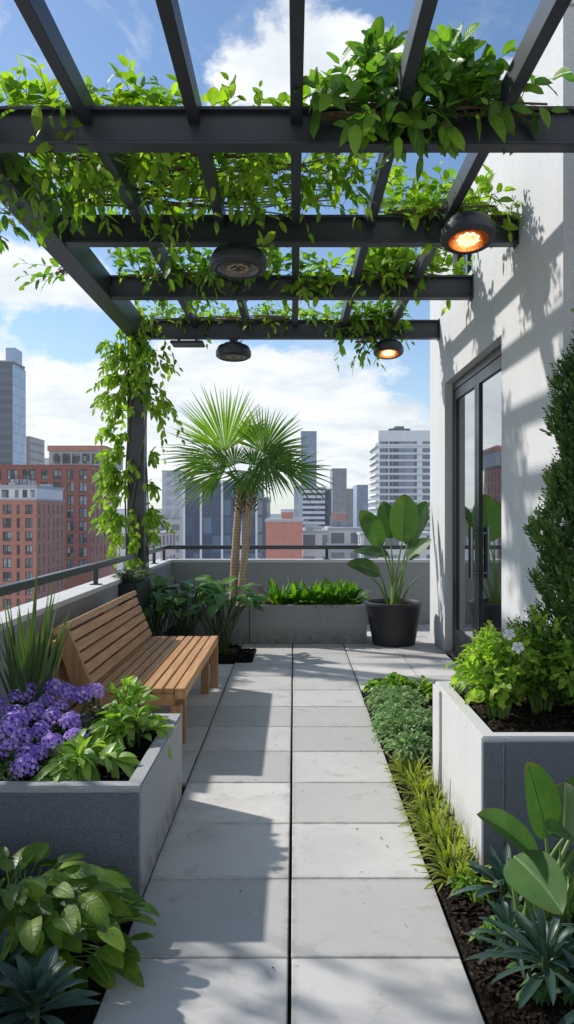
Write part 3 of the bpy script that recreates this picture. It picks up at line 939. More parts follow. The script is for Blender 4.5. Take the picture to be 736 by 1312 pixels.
vine('vine hanging from the upper left side beam, with added unseen trails shading the path',
     [(31, (-1.85, -1.30, 4.55, 5.3, 3.62, 3.88), (.3, -.1, -.1), .6, (.2, .38), .5, 7),
      (6, (-1.85, -1.6, 4.5, 5.0, 3.5, 3.75), (0, -.1, -1), .3, (.25, .4), .2, 7),
      (16, (-2.1, -1.88, 3.2, 4.0, 2.9, 3.55), (-.15, -.1, -1), .2, (.5, .9), .1, 14),  # unseen curtain strands left of the view, added to shade the foreground
      (31, (-2.1, -1.88, 3.1, 3.95, 1.3, 2.8), (-.3, 0, -.8), .35, (.3, .6), .2, 10)], 'vine', tint=(.1, .85), Lr=(.10, .16),  # lower strands of the same added shading curtain
     runners=[np.stack([np.linspace(-1.93, -1.70 + .05 * q, 24) + R.normal(size=24) * .008, np.linspace(3.0, 5.3, 24), 3.81 + np.abs(R.normal(size=24) * .01)], 1) for q in range(5)] + [np.stack([-1.95 - .02 * q + np.cumsum(R.normal(size=20) * .012), 3.2 + q * .11 + np.cumsum(R.normal(size=20) * .02), np.linspace(3.82, 1.2, 20)], 1) for q in range(8)])  # runners tie the corner vine to the added curtain
vine('wide leafy vine canopy with woody stems lying between the two nearest pergola beams',
     [(266, (-1.62, -.1, 4.95, 5.98, 3.85, 3.98), (0, .0, .18), .8, (.2, .42), .2, 8),
      (56, (-.1, .45, 5.2, 5.95, 3.85, 3.95), (.25, -.1, .2), .7, (.22, .45), .2, 7)], 'vine_far', tint=(.1, 1), Lr=(.065, .16), wr=.60,
     runners=[np.stack([np.linspace(-1.6, .3, 16), R.uniform(5.1, 5.9) + np.cumsum(R.normal(size=16) * .04), 3.855 + np.abs(np.cumsum(R.normal(size=16) * .012))], 1) for _ in range(16)])
vine('yellow green vine clump over the right end of the second pergola beam',
     [(91, (.70, 1.5, 5.85, 6.35, 3.80, 3.95), (0, -.05, .5), .6, (.16, .36), .3, 8),
      (6, (.75, 1.45, 5.90, 5.94, 3.78, 3.82), (0, -.6, .1), .4, (.1, .2), .5, 4),
      (8, (1.2, 1.6, 5.88, 6.0, 3.72, 3.8), (.5, -.4, .0), .4, (.15, .25), .4, 5)], 'vine_far', tint=(.25, 1.0), Lr=(.07, .165), wr=.62)
vine('vine trailing over the left half of the third pergola beam',
     [(102, (-1.58, -.15, 7.1, 7.75, 3.80, 3.94), (0, 0, .35), .65, (.16, .36), .3, 8),
      (20, (-1.5, -.2, 7.36, 7.42, 3.76, 3.82), (0, -.6, -.3), .4, (.12, .26), .6, 5),
      (25, (-1.70, -1.0, 6.2, 7.2, 3.82, 3.92), (.2, 0, .3), .6, (.2, .4), .3, 8),
      (18, (-.15, .45, 7.4, 7.6, 3.78, 3.84), (0, -.1, .4), .5, (.16, .3), .3, 6)], 'vine', tint=(.2, 1), Lr=(.07, .16), wr=.64)
vine('bushy yellow green vine over the right part of the third pergola beam',
     [(77, (.60, 1.25, 7.3, 7.75, 3.80, 3.98), (0, -.05, .5), .6, (.18, .38), .3, 8),
      (10, (.66, 1.2, 7.38, 7.42, 3.74, 3.82), (0, -.6, -.3), .4, (.12, .26), .6, 5),
      (14, (.05, .45, 7.37, 7.41, 3.68, 3.80), (0, -.5, -.1), .5, (.12, .22), .4, 5),
      (13, (1.22, 1.55, 7.38, 7.6, 3.8, 3.88), (.3, -.1, .3), .5, (.15, .3), .3, 6)], 'vine_far', tint=(.2, 1.0), Lr=(.11, .17), wr=.64)
vine('thin vine running along the left half of the farthest pergola beam',
     [(65, (-1.65, -.05, 9.1, 9.35, 3.78, 3.90), (0, 0, .45), .6, (.14, .30), .3, 7),
      (10, (-1.4, -.1, 9.08, 9.12, 3.76, 3.80), (0, -.6, -.3), .4, (.1, .2), .5, 4),
      (20, (-.05, .5, 9.1, 9.3, 3.78, 3.84), (0, 0, .4), .6, (.12, .25), .3, 6)], 'vine_far', tint=(.2, .95), Lr=(.065, .16), wr=.60)
vine('round vine clump drooping from the far beam above the small glowing lamp',
     [(63, (.58, 1.22, 9.0, 9.3, 3.66, 3.92), (0, -.3, .2), .6, (.18, .38), .6, 8),
      (6, (.7, .95, 9.05, 9.12, 3.5, 3.62), (0, -.2, -1), .3, (.2, .34), .2, 6)], 'vine', tint=(.15, .95), Lr=(.07, .165), wr=.64)
vine('small vine sprig reaching out past the left side beam against the sky',
     [(4, (-1.95, -1.9, 6.55, 6.7, 3.55, 3.6), (-.9, 0, -.1), .2, (.3, .42), .3, 7)], 'vine', tint=(.2, .8), Lr=(.09, .13))
vine('vine twig with a few leaves hanging at the left edge below the side beam',
     [(4, (-2.05, -1.95, 5.1, 5.2, 3.42, 3.5), (.45, -.1, -.1), .25, (.2, .3), .6, 6)], 'vine', tint=(.05, .6), Lr=(.10, .15))

# the vine climbing the far post
t = thing('climbing_vine', (-1.81, 9.1, .91), 'dense ivy-like vine climbing the far left pergola post from coping to beam', 'vine', VG)
lv, mb = Leaves(), MB()
for k in range(5):
    n = 26; zz = np.linspace(.92, 3.7, n)
    ph, f = R.uniform(0, 6.28), R.uniform(.6, 1.6)
    mb.tube(np.stack([-1.81 + .13 * np.cos(ph + zz * f), 9.14 + .13 * np.sin(ph + zz * f), zz], 1), R.uniform(.005, .011), 6)
def post_patch(n, x0, x1, z0, z1, bias, lr, sp=.45, y=(8.98, 9.06), droop=.9, nl=8, tint=(.25, 1.0)):
    for _ in range(n):
        p0 = [R.uniform(x0, x1), R.uniform(*y), R.uniform(z0, z1)]
        P = shoot_path(p0, nrm(np.array(bias) + R.normal(size=3) * sp), R.uniform(*lr), droop)
        leaf_shoot(lv, mb, P, nl, (.075, .125), .74, tint, heart, .1, 1.25, .2, .003, gdown=.35, upv=(bias[0] * .5, -.8, .45))
post_patch(74, -2.10, -1.88, 1.85, 3.55, (-.6, -.3, .1), (.12, .30), droop=.5)
post_patch(18, -1.90, -1.66, 2.85, 3.55, (.2, -.8, .1), (.12, .28))
post_patch(20, -1.72, -1.52, 2.7, 3.65, (.7, -.3, -.2), (.18, .42), .4)
post_patch(30, -2.06, -1.90, 1.2, 2.1, (-.5, -.4, -.1), (.12, .30))
post_patch(13, -1.88, -1.68, .95, 1.6, (.1, -.8, .1), (.12, .26))
post_patch(11, -1.72, -1.62, 1.2, 2.3, (.7, -.3, -.1), (.12, .25))
post_patch(24, -1.95, -1.7, 3.3, 3.85, (.1, -.7, .2), (.2, .4))
lv.build('foliage', M['vine_far'], t)
mb.build('stem', M['twig'], t, smooth=True)
# ------------------------------------------------------------------ helpers for potted and bedded plants
def bush(lv, mb, c, n, reach, h, Lr, wr, tint, prof=ovate, nl=8, droop=.5, ang=1.0, start=.25, stem=.004, fold=.25, wave=.05, az=(0, 6.283), base_r=.06, gdown=0., ns=5, lean=(0, 0)):
    for _ in range(n):
        a = R.uniform(*az); r = R.random() ** .6
        tx = np.array([c[0] + lean[0] + math.cos(a) * reach * r, c[1] + lean[1] + math.sin(a) * reach * r, c[2] + h * math.sqrt(max(.05, 1 - (r * .8) ** 2)) * R.uniform(.75, 1.08)])
        p0 = np.array([c[0] + math.cos(a) * base_r * R.random(), c[1] + math.sin(a) * base_r * R.random(), c[2]])
        mid = (p0 + tx) / 2 + np.array([0, 0, h * .18])
        tt = np.linspace(0, 1, 8)[:, None]
        P = (1 - tt) ** 2 * p0 + 2 * tt * (1 - tt) * mid + tt ** 2 * tx
        P[:, 2] -= droop * .1 * tt[:, 0] ** 3
        leaf_shoot(lv, mb, P, nl, Lr, wr, tint, prof, start, ang, droop, stem, fold=fold, wave=wave, gdown=gdown, ns=ns)


def simple_plant(name, loc, label, cat, group, mat, stemmat='stalk_dark', **kw):
    t = thing(name, loc, label, cat, group)
    lv, mb = Leaves(), MB()
    bush(lv, mb, loc, **kw)
    lv.build('foliage', M[mat], t)
    mb.build('stem', M[stemmat], t, smooth=True)
    return t


# purple flowers in the left planter
pr = [(-1.28, 3.46, .40), (-1.17, 3.86, .40), (-.93, 4.05, .40)]
labs = ['purple flowering plant nearest the front left edge of the planter', 'purple flowering plant in the middle of the planter, tallest of the three',
        'purple flowering plant at the back of the planter beside the bench']
heads = [(26, 925), (66, 921), (10, 962), (36, 970), (70, 885), (87, 890), (52, 938), (44, 915), (6, 942), (97, 946), (66, 955), (28, 947), (122, 888), (106, 893), (36, 889), (20, 894), (10, 912), (78, 908), (90, 927), (14, 930), (32, 984), (48, 968), (60, 900), (57, 880), (-14, 930), (-20, 960), (-8, 905), (22, 915)]
HM = []
for v in range(4):
    lv = Leaves()
    for k in range(46):
        a = k * 2.4; zz = 1 - 1.35 * (k + .5) / 46
        rr = math.sqrt(max(0, 1 - zz * zz))
        c = np.array([math.cos(a) * rr * .046, math.sin(a) * rr * .046, zz * .055]) * R.uniform(.85, 1.12)
        nn = nrm(c * np.array([1, 1, .8]))
        s = nrm(np.cross(nn, [0.3, .1, 1])); q = np.cross(nn, s)
        ph = R.random() * 6.28
        A = ph + np.arange(5) * 1.2566
        d = np.cos(A)[:, None] * s + np.sin(A)[:, None] * q + nn * .18
        lv.add(np.tile(c, (5, 1)), d, np.tile(nn, (5, 1)), R.uniform(.011, .015), .0125, np.clip(R.uniform(.1, 1) + R.normal(size=5) * .08, 0, 1), petal, 0., -.15, 2, 3)
    HM.append(lv)
PH = []
for (loc, lb) in zip(pr, labs):
    PH.append((thing('flowering_plant', loc, lb, 'flowers', 'purple flowering plants in the left planter'), Leaves(), MB(), loc))
PRO = []
for hi, (px, py) in enumerate(heads):
    Y = 4.2 - (py - 880) / 105 * .9
    w = at(px, py, Y)
    k = int(np.argmin([np.hypot(w[0] - q[0], w[1] - q[1]) for q in pr]))
    t, lv, mb, loc = PH[k]
    p0 = np.array(loc) + R.normal(size=3) * np.array([.07, .07, 0])
    tt = np.linspace(0, 1, 7)[:, None]
    P = p0 + (w - p0) * tt; P[:, 2] = p0[2] + (w[2] - p0[2]) * np.sqrt(tt[:, 0])
    leaf_shoot(lv, mb, P, 14, (.06, .095), .3, (.05, .7), lance, .1, 1.15, .35, .0035)
    if hi < 4:
        h = HM[hi].build('flower_head', M['purple'], None); PRO.append(h)
    else:
        h = PRO[hi % 4].copy(); COL.objects.link(h)
    h.parent = t
    h.location = tuple(w - np.array(loc))
    h.rotation_euler = (R.normal() * .25, R.normal() * .25, R.random() * 6.28)
    s = R.uniform(.85, 1.2); h.scale = (s, s, s * R.uniform(.75, 1.05))
for t, lv, mb, loc in PH:
    bush(lv, mb, loc, 16, .26, .16, (.06, .10), .32, (.0, .6), lance, 10, .4)
    lv.build('foliage', M['phlox_leaf'], t); mb.build('stem', M['stalk_dark'], t, smooth=True)

GB = 'leafy green plants in the left planter'
simple_plant('leafy_plant', (-.93, 3.47, .40), 'broad leaved light green plant, nearest the front rim of the left planter', 'plant', GB, 'variegated', n=17, reach=.21, h=.19, Lr=(.14, .205), wr=.44, tint=(.15, .95), nl=6, droop=.5, ang=1.1, start=.35, wave=.03)
simple_plant('leafy_plant', (-.80, 3.86, .40), 'light green plant by the inner corner of the left planter before the bench end', 'plant', GB, 'variegated', n=16, reach=.17, h=.23, Lr=(.12, .18), wr=.44, tint=(.3, 1), nl=7, droop=.45, ang=1.0, start=.3, wave=.03)
simple_plant('leafy_plant', (-.86, 4.10, .40), 'tallest light green plant, topped with a pointed shoot before the bench seat', 'plant', GB, 'variegated', n=11, reach=.12, h=.31, Lr=(.11, .16), wr=.44, tint=(.35, 1), nl=7, droop=.4, ang=.95, start=.3, wave=.03)

# sword-leaved plant behind the flowers
t = thing('sword_leaf_plant', (-1.40, 4.19, .40), 'tall spiky sword leaved plant between the purple flowers and the bench', 'plant')
lv = Leaves(); n = 64
a = R.uniform(0, 6.28, n); lean = np.abs(R.normal(size=n)) * .17 + .04
d = np.stack([np.cos(a) * lean, np.sin(a) * lean, np.ones(n)], 1)
L = R.uniform(.45, .95, n) * (1 - lean * .5)
lv.add(np.array([-1.40, 4.19, .39]) + np.stack([np.cos(a), np.sin(a), a * 0], 1) * R.uniform(.0, .07, n)[:, None], d, np.stack([-np.cos(a), -np.sin(a), a * 0 + .2], 1), L, R.uniform(.040, .062, n), R.uniform(.05, .95, n), blade, R.uniform(0, .12, n), .5, 9, 3)
lv.build('foliage', M['spiky'], t)

# grey-green herb in the hanging trough
for k, (y, lb) in enumerate(((7.92, 'grey green bushy herb at the near end of the hanging trough'), (8.3, 'grey green bushy herb at the far end of the hanging trough'))):
    simple_plant('herb_bush', (-1.63, y, .845), lb, 'herb', 'herbs in the hanging trough', 'greyleaf', n=34, reach=.22, h=.19, Lr=(.035, .06), wr=.3, tint=(.1, .9), prof=lance, nl=16, droop=.3, ang=.9, start=.15)

# foreground left bed
t = thing('heart_leaf_plant', (-.92, 2.80, 0), 'big heart leaved green plant at the lower left below the concrete planter', 'plant')
lv, mb = Leaves(), MB()
n = 300
cx, cy = -.98, 2.70
a = R.uniform(0, 6.28, n); r = .40 * R.random(n) ** .6
X = cx + np.cos(a) * r * 1.05; Yy = cy + np.sin(a) * r * .8
Z = .04 + .28 * np.sqrt(np.clip(1 - (r / .48) ** 2, 0, 1)) * R.uniform(.12, 1.05, n)
tip = np.stack([X, Yy, Z], 1)
out = np.stack([np.cos(a), np.sin(a) - .5, R.uniform(-.15, .4, n)], 1)
S = R.uniform(.085, .150, n)
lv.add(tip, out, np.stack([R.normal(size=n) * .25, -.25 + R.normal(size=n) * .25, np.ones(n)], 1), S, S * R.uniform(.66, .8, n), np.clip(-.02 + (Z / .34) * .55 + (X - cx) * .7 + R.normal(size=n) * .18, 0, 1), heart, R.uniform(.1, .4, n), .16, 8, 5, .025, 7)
for i in range(n):
    p0 = np.array([cx + R.normal() * .07, cy + R.normal() * .06, -.01])
    tt = np.linspace(0, 1, 6)[:, None]
    m_ = (p0 + tip[i]) / 2 + np.array([0, 0, .08])
    mb.tube((1 - tt) ** 2 * p0 + 2 * tt * (1 - tt) * m_ + tt ** 2 * tip[i], .0022, 5, False)
lv.build('foliage', M['heart'], t); mb.build('stem', M['stalk'], t, smooth=True)


def rosette(name, label, cat, group, c, n, L, w, mat, tint=(.05, .9), elev=(.15, 1.3), droop=(.1, .55), h=.05, prof=lance, ns=8, stemh=.06, wave=0.):
    t = thing(name, c, label, cat, group)
    lv, mb = Leaves(), MB()
    a = np.arange(n) * 2.39996 + R.random() * 6; e = np.linspace(elev[0], elev[1], n) + R.normal(size=n) * .08
    d = np.stack([np.cos(a) * np.cos(e), np.sin(a) * np.cos(e), np.sin(e)], 1)
    b = np.array(c) + np.stack([np.cos(a) * .012, np.sin(a) * .012, np.linspace(.0, stemh, n)], 1)
    ll = R.uniform(L[0], L[1], n) * np.linspace(1.05, .7, n)
    lv.add(b, d, np.stack([R.normal(size=n) * .2, R.normal(size=n) * .2, np.ones(n)], 1) + d * .0 - np.stack([np.cos(a), np.sin(a), a * 0], 1) * .4, ll, ll * w * R.uniform(.85, 1.15, n), np.clip(R.uniform(tint[0], tint[1], n), 0, 1), prof, R.uniform(droop[0], droop[1], n), .35, ns, 5, wave)
    mb.tube([(c[0], c[1], c[2] - .03), (c[0], c[1], c[2] + stemh)], .012, 6)
    lv.build('foliage', M[mat], t); mb.build('stem', M['stalk_dark'], t)
    return t


LG = 'blue green lance leaved plants in the front beds'
rosette('lance_leaf_plant', 'blue green lance leaved plant at the bottom left, under the heart leaves', 'plant', LG, (-.74, 2.27, .11), 28, (.18, .25), .30, 'lanced')
rosette('lance_leaf_plant', 'dark lance leaved plant against the left edge of the photo', 'plant', LG, (-.90, 2.36, .13), 24, (.16, .23), .28, 'lanced', tint=(0, .6))

# broad dark leaves in the far left corner
HG = 'broad dark leaved plants in the far left corner bed'
for c, n, sc, lb in (((-.82, 8.75, .02), 34, 1.0, 'broad dark leaved plant in the corner bed next to the palm planter'),
                     ((-1.22, 8.85, .02), 30, 1.05, 'broad dark leaved plant in the corner bed behind the bench end'),
                     ((-1.52, 8.6, .02), 24, .95, 'broad dark leaved plant against the left parapet in the corner bed')):
    t = thing('broad_leaf_plant', c, lb, 'plant', HG)
    lv, mb = Leaves(), MB()
    a = R.uniform(0, 6.28, n); r = .42 * sc * R.random(n) ** .6
    tip = np.stack([c[0] + np.cos(a) * r * .8, c[1] + np.sin(a) * r * .8, c[2] + .30 + .52 * sc * np.sqrt(np.clip(1 - (r / .5) ** 2, 0, 1)) * R.uniform(.5, 1, n)], 1)
    S = R.uniform(.22, .34, n) * sc
    lv.add(tip, np.stack([np.cos(a), np.sin(a) - .6, R.uniform(-.05, .45, n)], 1), np.stack([R.normal(size=n) * .2, -.2 + R.normal(size=n) * .2, np.ones(n)], 1), S, S * R.uniform(.6, .75, n), np.clip(R.uniform(.1, .9, n) + (tip[:, 2] - .5) * .6, 0, 1), heart, R.uniform(.15, .5, n), .2, 8, 5, .05, 12)
    for i in range(n):
        p0 = np.array(c) + np.array([R.normal() * .05, R.normal() * .05, -.02]); tt = np.linspace(0, 1, 6)[:, None]
        m_ = (p0 + tip[i]) / 2 + np.array([0, 0, .12])
        mb.tube((1 - tt) ** 2 * p0 + 2 * tt * (1 - tt) * m_ + tt ** 2 * tip[i], .006, 5, False)
    lv.build('foliage', M['hosta'], t); mb.build('stem', M['stalk_dark'], t, smooth=True)
simple_plant('trailing_shrub', (-1.58, 9.25, .0), 'loose light green shrub at the foot of the vine post', 'shrub', None, 'vine_far', n=22, reach=.26, h=.85, Lr=(.07, .11), wr=.5, tint=(.2, .9), nl=9, droop=.5, start=.35)

# ferns and pink flowers in the far planter
FG = 'ferns in the long far planter'
fl = ['fern at the left end of the far planter next to the pink flowers', 'second fern from the left in the far planter', 'middle fern in the far planter',
      'second fern from the right in the far planter', 'fern at the right end of the far planter beside the black pot']
for k, x in enumerate((-.20, .03, .26, .48, .68)):
    c = np.array([x, 9.72 + R.normal() * .03, .40])
    t = thing('fern', tuple(c), fl[k], 'fern', FG)
    lv, mb = Leaves(), MB()
    n = 84; q = np.arange(n) * 2.39996 + R.random() * 6; e = R.uniform(.35, 1.5, n)
    d = np.stack([np.cos(q) * np.cos(e), np.sin(q) * np.cos(e), np.sin(e)], 1)
    ll = R.uniform(.26, .49, n) * (.7 + .3 * np.sin(e))
    lv.add(c + np.stack([np.cos(q) * .05, np.sin(q) * .04, q * 0], 1) * R.random(n)[:, None], d, np.stack([-np.cos(q) * .6, -np.sin(q) * .6, q * 0 + 1], 1) + R.normal(size=(n, 3)) * .25, ll, ll * R.uniform(.15, .24, n), np.clip(R.uniform(.1, .95, n) + (e - 1) * .2, 0, 1), lance, R.uniform(.1, .5, n), .35, 9, 5, .07, 16)
    mb.tube([c - [0, 0, .03], c + [0, 0, .05]], .02, 6)
    lv.build('foliage', M['fern'], t); mb.build('stem', M['stalk'], t)
t = thing('flowering_plant', (-.40, 9.62, .40), 'low plant with small pink and red flowers between the palm trunks and the ferns', 'flowers')
lv, mb = Leaves(), MB(); fv = Leaves()
bush(lv, mb, (-.42, 9.62, .40), 34, .17, .14, (.025, .045), .5, (.1, .9), ovate, 10, .3)
for _ in range(46):
    a, r = R.uniform(0, 6.28), .17 * R.random() ** .5
    c = np.array([-.42 + math.cos(a) * r, 9.58 + math.sin(a) * r * .8, .47 + R.random() * .10])
    if _ > 40: c = np.array([-.40, 9.62, .62]) + R.normal(size=3) * .02
    A = np.arange(5) * 1.2566 + R.random() * 6
    nn = nrm(np.array([R.normal() * .3, -.7 + R.normal() * .3, .7])); s = nrm(np.cross(nn, [1, 0, .1])); q = np.cross(nn, s)
    fv.add(np.tile(c, (5, 1)), np.cos(A)[:, None] * s + np.sin(A)[:, None] * q + nn * .25, np.tile(nn, (5, 1)), .018, .017, np.clip(R.uniform(0, 1, 5), 0, 1), petal, 0, -.1, 2, 3)
lv.build('foliage', M['bright'], t); mb.build('stem', M['stalk_dark'], t); fv.build('blossom', M['pink'], t)

# ------------------------------------------------------------------ fan palm
pa = thing('fan_palm', (-.70, 9.77, .40), 'twin trunked fan palm in the dark grey planter at the far end', 'palm tree')
trunks = [([(-.74, 9.78, .38), (-.735, 9.78, .9), (-.70, 9.78, 1.4), (-.66, 9.78, 1.88)], (.060, .050, .047, .050)),
          ([(-.655, 9.70, .38), (-.63, 9.70, .8), (-.575, 9.71, 1.3), (-.53, 9.73, 1.92)], (.054, .046, .044, .052))]
crowns = []
for pts, rad in trunks:
    pts = np.array(pts); tt = np.linspace(0, 3, 34); ii = np.minimum(tt.astype(int), 2); ff = (tt - ii)[:, None]
    Pp = pts[ii] * (1 - ff) + pts[ii + 1] * ff
    rr = np.interp(tt, range(4), rad) * (1 + .07 * (np.arange(34) % 2)) + R.normal(size=34) * .0015
    MB().tube(Pp, rr, 14).build('trunk', M['palm_trunk'], pa, smooth=True)
    crowns.append(Pp[-1])
# old fibre and cut leaf bases at the trunk heads
m = MB()
for cpt in crowns:
    for k in range(46):
        a = k * 2.4; z = cpt[2] - .34 + .36 * k / 46
        d = np.array([math.cos(a), math.sin(a), .9])
        p = np.array([cpt[0] + math.cos(a) * .05, cpt[1] + math.sin(a) * .05, z])
        m.tube([p, p + nrm(d) * R.uniform(.04, .09)], [.012, .005], 5)
m.build('leaf_base', M['twig'], pa)


def frond(crown, hub, axis, rad, normal, span, nl=40, tint=(.2, .9), droop=.14):
    """a fan leaf: petiole from crown to hub, then leaflets fanned in one plane about axis"""
    hub = np.array(hub, float); p0 = np.array(crown)
    ax = nrm(np.array(axis, float))
    tt = np.linspace(0, 1, 9)[:, None]
    mid = hub - ax * np.linalg.norm(hub - p0) * .5
    P = (1 - tt) ** 2 * p0 + 2 * tt * (1 - tt) * mid + tt ** 2 * hub
    mb = MB().tube(P, np.linspace(.012, .006, 9), 6)
    nn = np.array(normal, float); nn = nrm(nn - ax * np.dot(nn, ax))
    s = np.cross(ax, nn)
    A = np.linspace(-span, span, nl) + R.normal(size=nl) * .012
    d = np.cos(A)[:, None] * ax + np.sin(A)[:, None] * s + nn * (.06 + .12 * np.abs(np.sin(A * .5)))[:, None]
    L = rad * (.74 + .26 * np.cos(A / span * 1.45)) * R.uniform(.9, 1.05, nl)
    lv = Leaves()
    lv.add(np.tile(hub, (nl, 1)), d, np.tile(nn, (nl, 1)), L, L * 2 * .5 * math.tan(span / nl) * 1.12, np.clip(R.uniform(tint[0], tint[1]) + R.normal(size=nl) * .10, 0, 1), fanlet, 1.5 * droop * R.uniform(.3, 1.6, nl), .42, 11, 3)
    f = lv.build('frond', M['palm'], pa)
    mb.build('stalk', M['stalk'], f, smooth=True)


c0, c1 = crowns
def px(x, y, yy): return at(x, y, yy)
FR = [(c0, px(289, 578, 9.72), (-.12, .05, 1), .92, (.12, -1, .1), 1.1, 44, (.7, 1.0), .06),
      (c1, px(338, 580, 9.72), (.45, .0, .85), .68, (-.15, -1, .2), 1.6, 48, (.4, .7), .10),
      (c0, px(287, 591, 9.62), (-1, .05, .45), .87, (.25, -.75, .75), .95, 34, (.35, .7), .16),
      (c1, px(366, 604, 9.62), (1, -.1, -.05), .64, (-.1, -.8, .75), 1.1, 30, (.4, .75), .16),
      (c0, px(281, 606, 9.5), (-.95, -.2, -.25), .66, (.2, -.65, .8), 1.15, 34, (.5, .9), .22),
      (c1, px(338, 588, 9.45), (.75, -.3, -.15), .62, (-.05, -.9, .75), 1.9, 46, (.1, .4), .18),
      (c1, px(318, 604, 9.45), (-.05, -.4, -.6), .46, (0, -1, .5), 1.6, 36, (.1, .4), .12),
      (c1, px(322, 566, 10.0), (.1, .25, 1), .38, (0, -1, .2), 1.3, 34, (.1, .4), .08),
      (c0, px(262, 596, 9.95), (-.9, .3, .05), .52, (.2, -.8, .6), 1.2, 30, (.05, .4), .18),
      (c0, px(300, 596, 9.58), (-.35, -.2, .9), .38, (.1, -1, .3), 1.5, 36, (.2, .6), .12),
      (c1, px(326, 596, 9.52), (.2, -.3, .9), .36, (-.1, -1, .4), 1.6, 36, (.15, .5), .12),
      (c0, px(288, 604, 9.52), (-.8, -.3, .4), .52, (.3, -.9, .5), 1.3, 32, (.2, .6), .18),
      (c1, px(345, 598, 9.48), (.8, -.3, .35), .50, (-.3, -.9, .5), 1.3, 32, (.15, .5), .18),
      (c1, px(352, 596, 9.95), (.9, .3, .25), .50, (-.2, -.8, .6), 1.2, 30, (.05, .4), .15)]
for (c_, h_, ax_, r_, n_, sp_, nl_, tn_, dr_) in FR: frond(c_, h_, ax_, r_, n_, sp_, nl_, tn_, dr_)


# ------------------------------------------------------------------ paddle-leaved plants
def paddle_leaf(par, base, hub, tip, width, face, mat, tint, fold=.16, droop=.18, wave=.018, stalk='stalk', r0=.016):
    base, hub, tip = (np.array(q, float) for q in (base, hub, tip))
    tt = np.linspace(0, 1, 9)[:, None]
    mid = base * .45 + hub * .55; mid[2] = base[2] * .35 + hub[2] * .65; mid[:2] = base[:2] * .62 + hub[:2] * .38
    P = (1 - tt) ** 2 * base + 2 * tt * (1 - tt) * mid + tt ** 2 * hub
    d = tip - hub; L = np.linalg.norm(d)
    lv = Leaves()
    d2 = d.copy(); d2[2] += L * droop
    lv.add(hub, d2, np.array(face, float), np.linalg.norm(d2), width, tint, paddle, droop, fold, 18, 9, wave, 7)
    f = lv.build('leaf', M[mat], par)
    mb = MB().tube(P, np.linspace(r0, r0 * .45, 9), 8)
    rib = np.linspace(0, .93, 10)[:, None]
    C = hub + d2 * rib; C[:, 2] -= np.linalg.norm(d2) * droop * rib[:, 0] ** 2
    off = nrm(np.array(face, float)) * -.003
    mb.tube(C + off, np.linspace(r0 * .42, r0 * .12, 10), 6)
    mb.build('stalk', M[stalk], f, smooth=True)


def A3(x, y, yy): return at(x, y, yy)


bp = thing('paddle_leaf_plant', (1.185, 9.42, .46), 'tall paddle leaved plant growing in the round black pot', 'plant')
b = np.array([1.185, 9.40, .45])
for (hx, hy, hY, tx, ty, tY, w, face, tn) in (
        (516, 694, 9.35, 519, 631, 9.45, .42, (.1, -1, .05), .6), (488, 700, 9.30, 462, 652, 9.2, .33, (.35, -1, .35), .45),
        (522, 698, 9.55, 546, 640, 9.75, .30, (-.4, -1, .2), .35), (487, 735, 9.1, 444, 722, 8.95, .30, (.1, -.75, .8), .15),
        (522, 716, 9.2, 553, 690, 9.05, .27, (-.3, -.7, .8), .3), (498, 712, 9.45, 452, 706, 9.55, .24, (.1, -.6, .8), .1),
        (530, 690, 9.6, 549, 655, 9.7, .20, (-.6, -.8, .3), .2), (500, 690, 9.6, 492, 640, 9.75, .30, (.1, -1, .1), .25)):
    paddle_leaf(bp, b + np.array([R.normal() * .03, R.normal() * .03, 0]), A3(hx, hy, hY), A3(tx, ty, tY), w, face, 'banana', tn)
m = MB()
for k in range(4):
    a = k * 1.7; p = b + np.array([math.cos(a) * .06, math.sin(a) * .06, 0]); q = b + np.array([math.cos(a) * .30, math.sin(a) * .22 - .1, R.uniform(.25, .4)])
    m.tube([p, (p + q) / 2 + np.array([0, 0, .06]), q], [.014, .011, .007], 7)
m.tube([b - [0, 0, .03], b + [0, 0, .25]], [.05, .03], 10)
m.build('stalk', M['stalk'], bp, smooth=True)

bo = thing('paddle_leaf_plant', (.90, 2.78, 0), 'large paddle leaved plant in the right foreground before the tall planter', 'plant')
b = np.array([.90, 2.80, -.02])
for (hx, hy, hY, tx, ty, tY, w, face, tn, fo) in (
        (700, 1072, 2.78, 675, 972, 2.74, .185, (.55, -1, .25), .35, .30), (690, 1102, 2.70, 611, 1040, 2.58, .155, (.25, -.55, .9), .55, .32),
        (660, 1098, 2.62, 722, 1172, 2.36, .20, (-.25, -.45, .9), .75, .12), (722, 1075, 2.80, 724, 1000, 2.90, .20, (-.45, -.9, .25), .15, .2),
        (742, 1082, 2.66, 700, 1062, 2.50, .14, (.1, -.4, 1), .6, .2), (668, 1140, 2.86, 645, 1115, 2.84, .12, (.2, -.6, .7), .1, .2),
        (730, 1120, 2.95, 705, 1085, 3.0, .13, (.2, -.9, .4), .05, .2), (745, 1050, 2.9, 765, 985, 2.9, .2, (-.4, -.9, .3), .4, .2)):
    paddle_leaf(bo, b + np.array([R.normal() * .04, R.normal() * .03, 0]), A3(hx, hy, hY), A3(tx, ty, tY), w, face, 'banana', tn, fo, r0=.013)
m = MB()
for k in range(7):
    p = b + np.array([R.normal() * .05, R.normal() * .04, 0]); q = p + np.array([R.normal() * .06, R.normal() * .04, R.uniform(.25, .42)])
    m.tube([p, (p + q) / 2 + R.normal(size=3) * .008, q], [.017, .012, .0015], 8)
m.build('stalk', M['stalk'], bo, smooth=True)

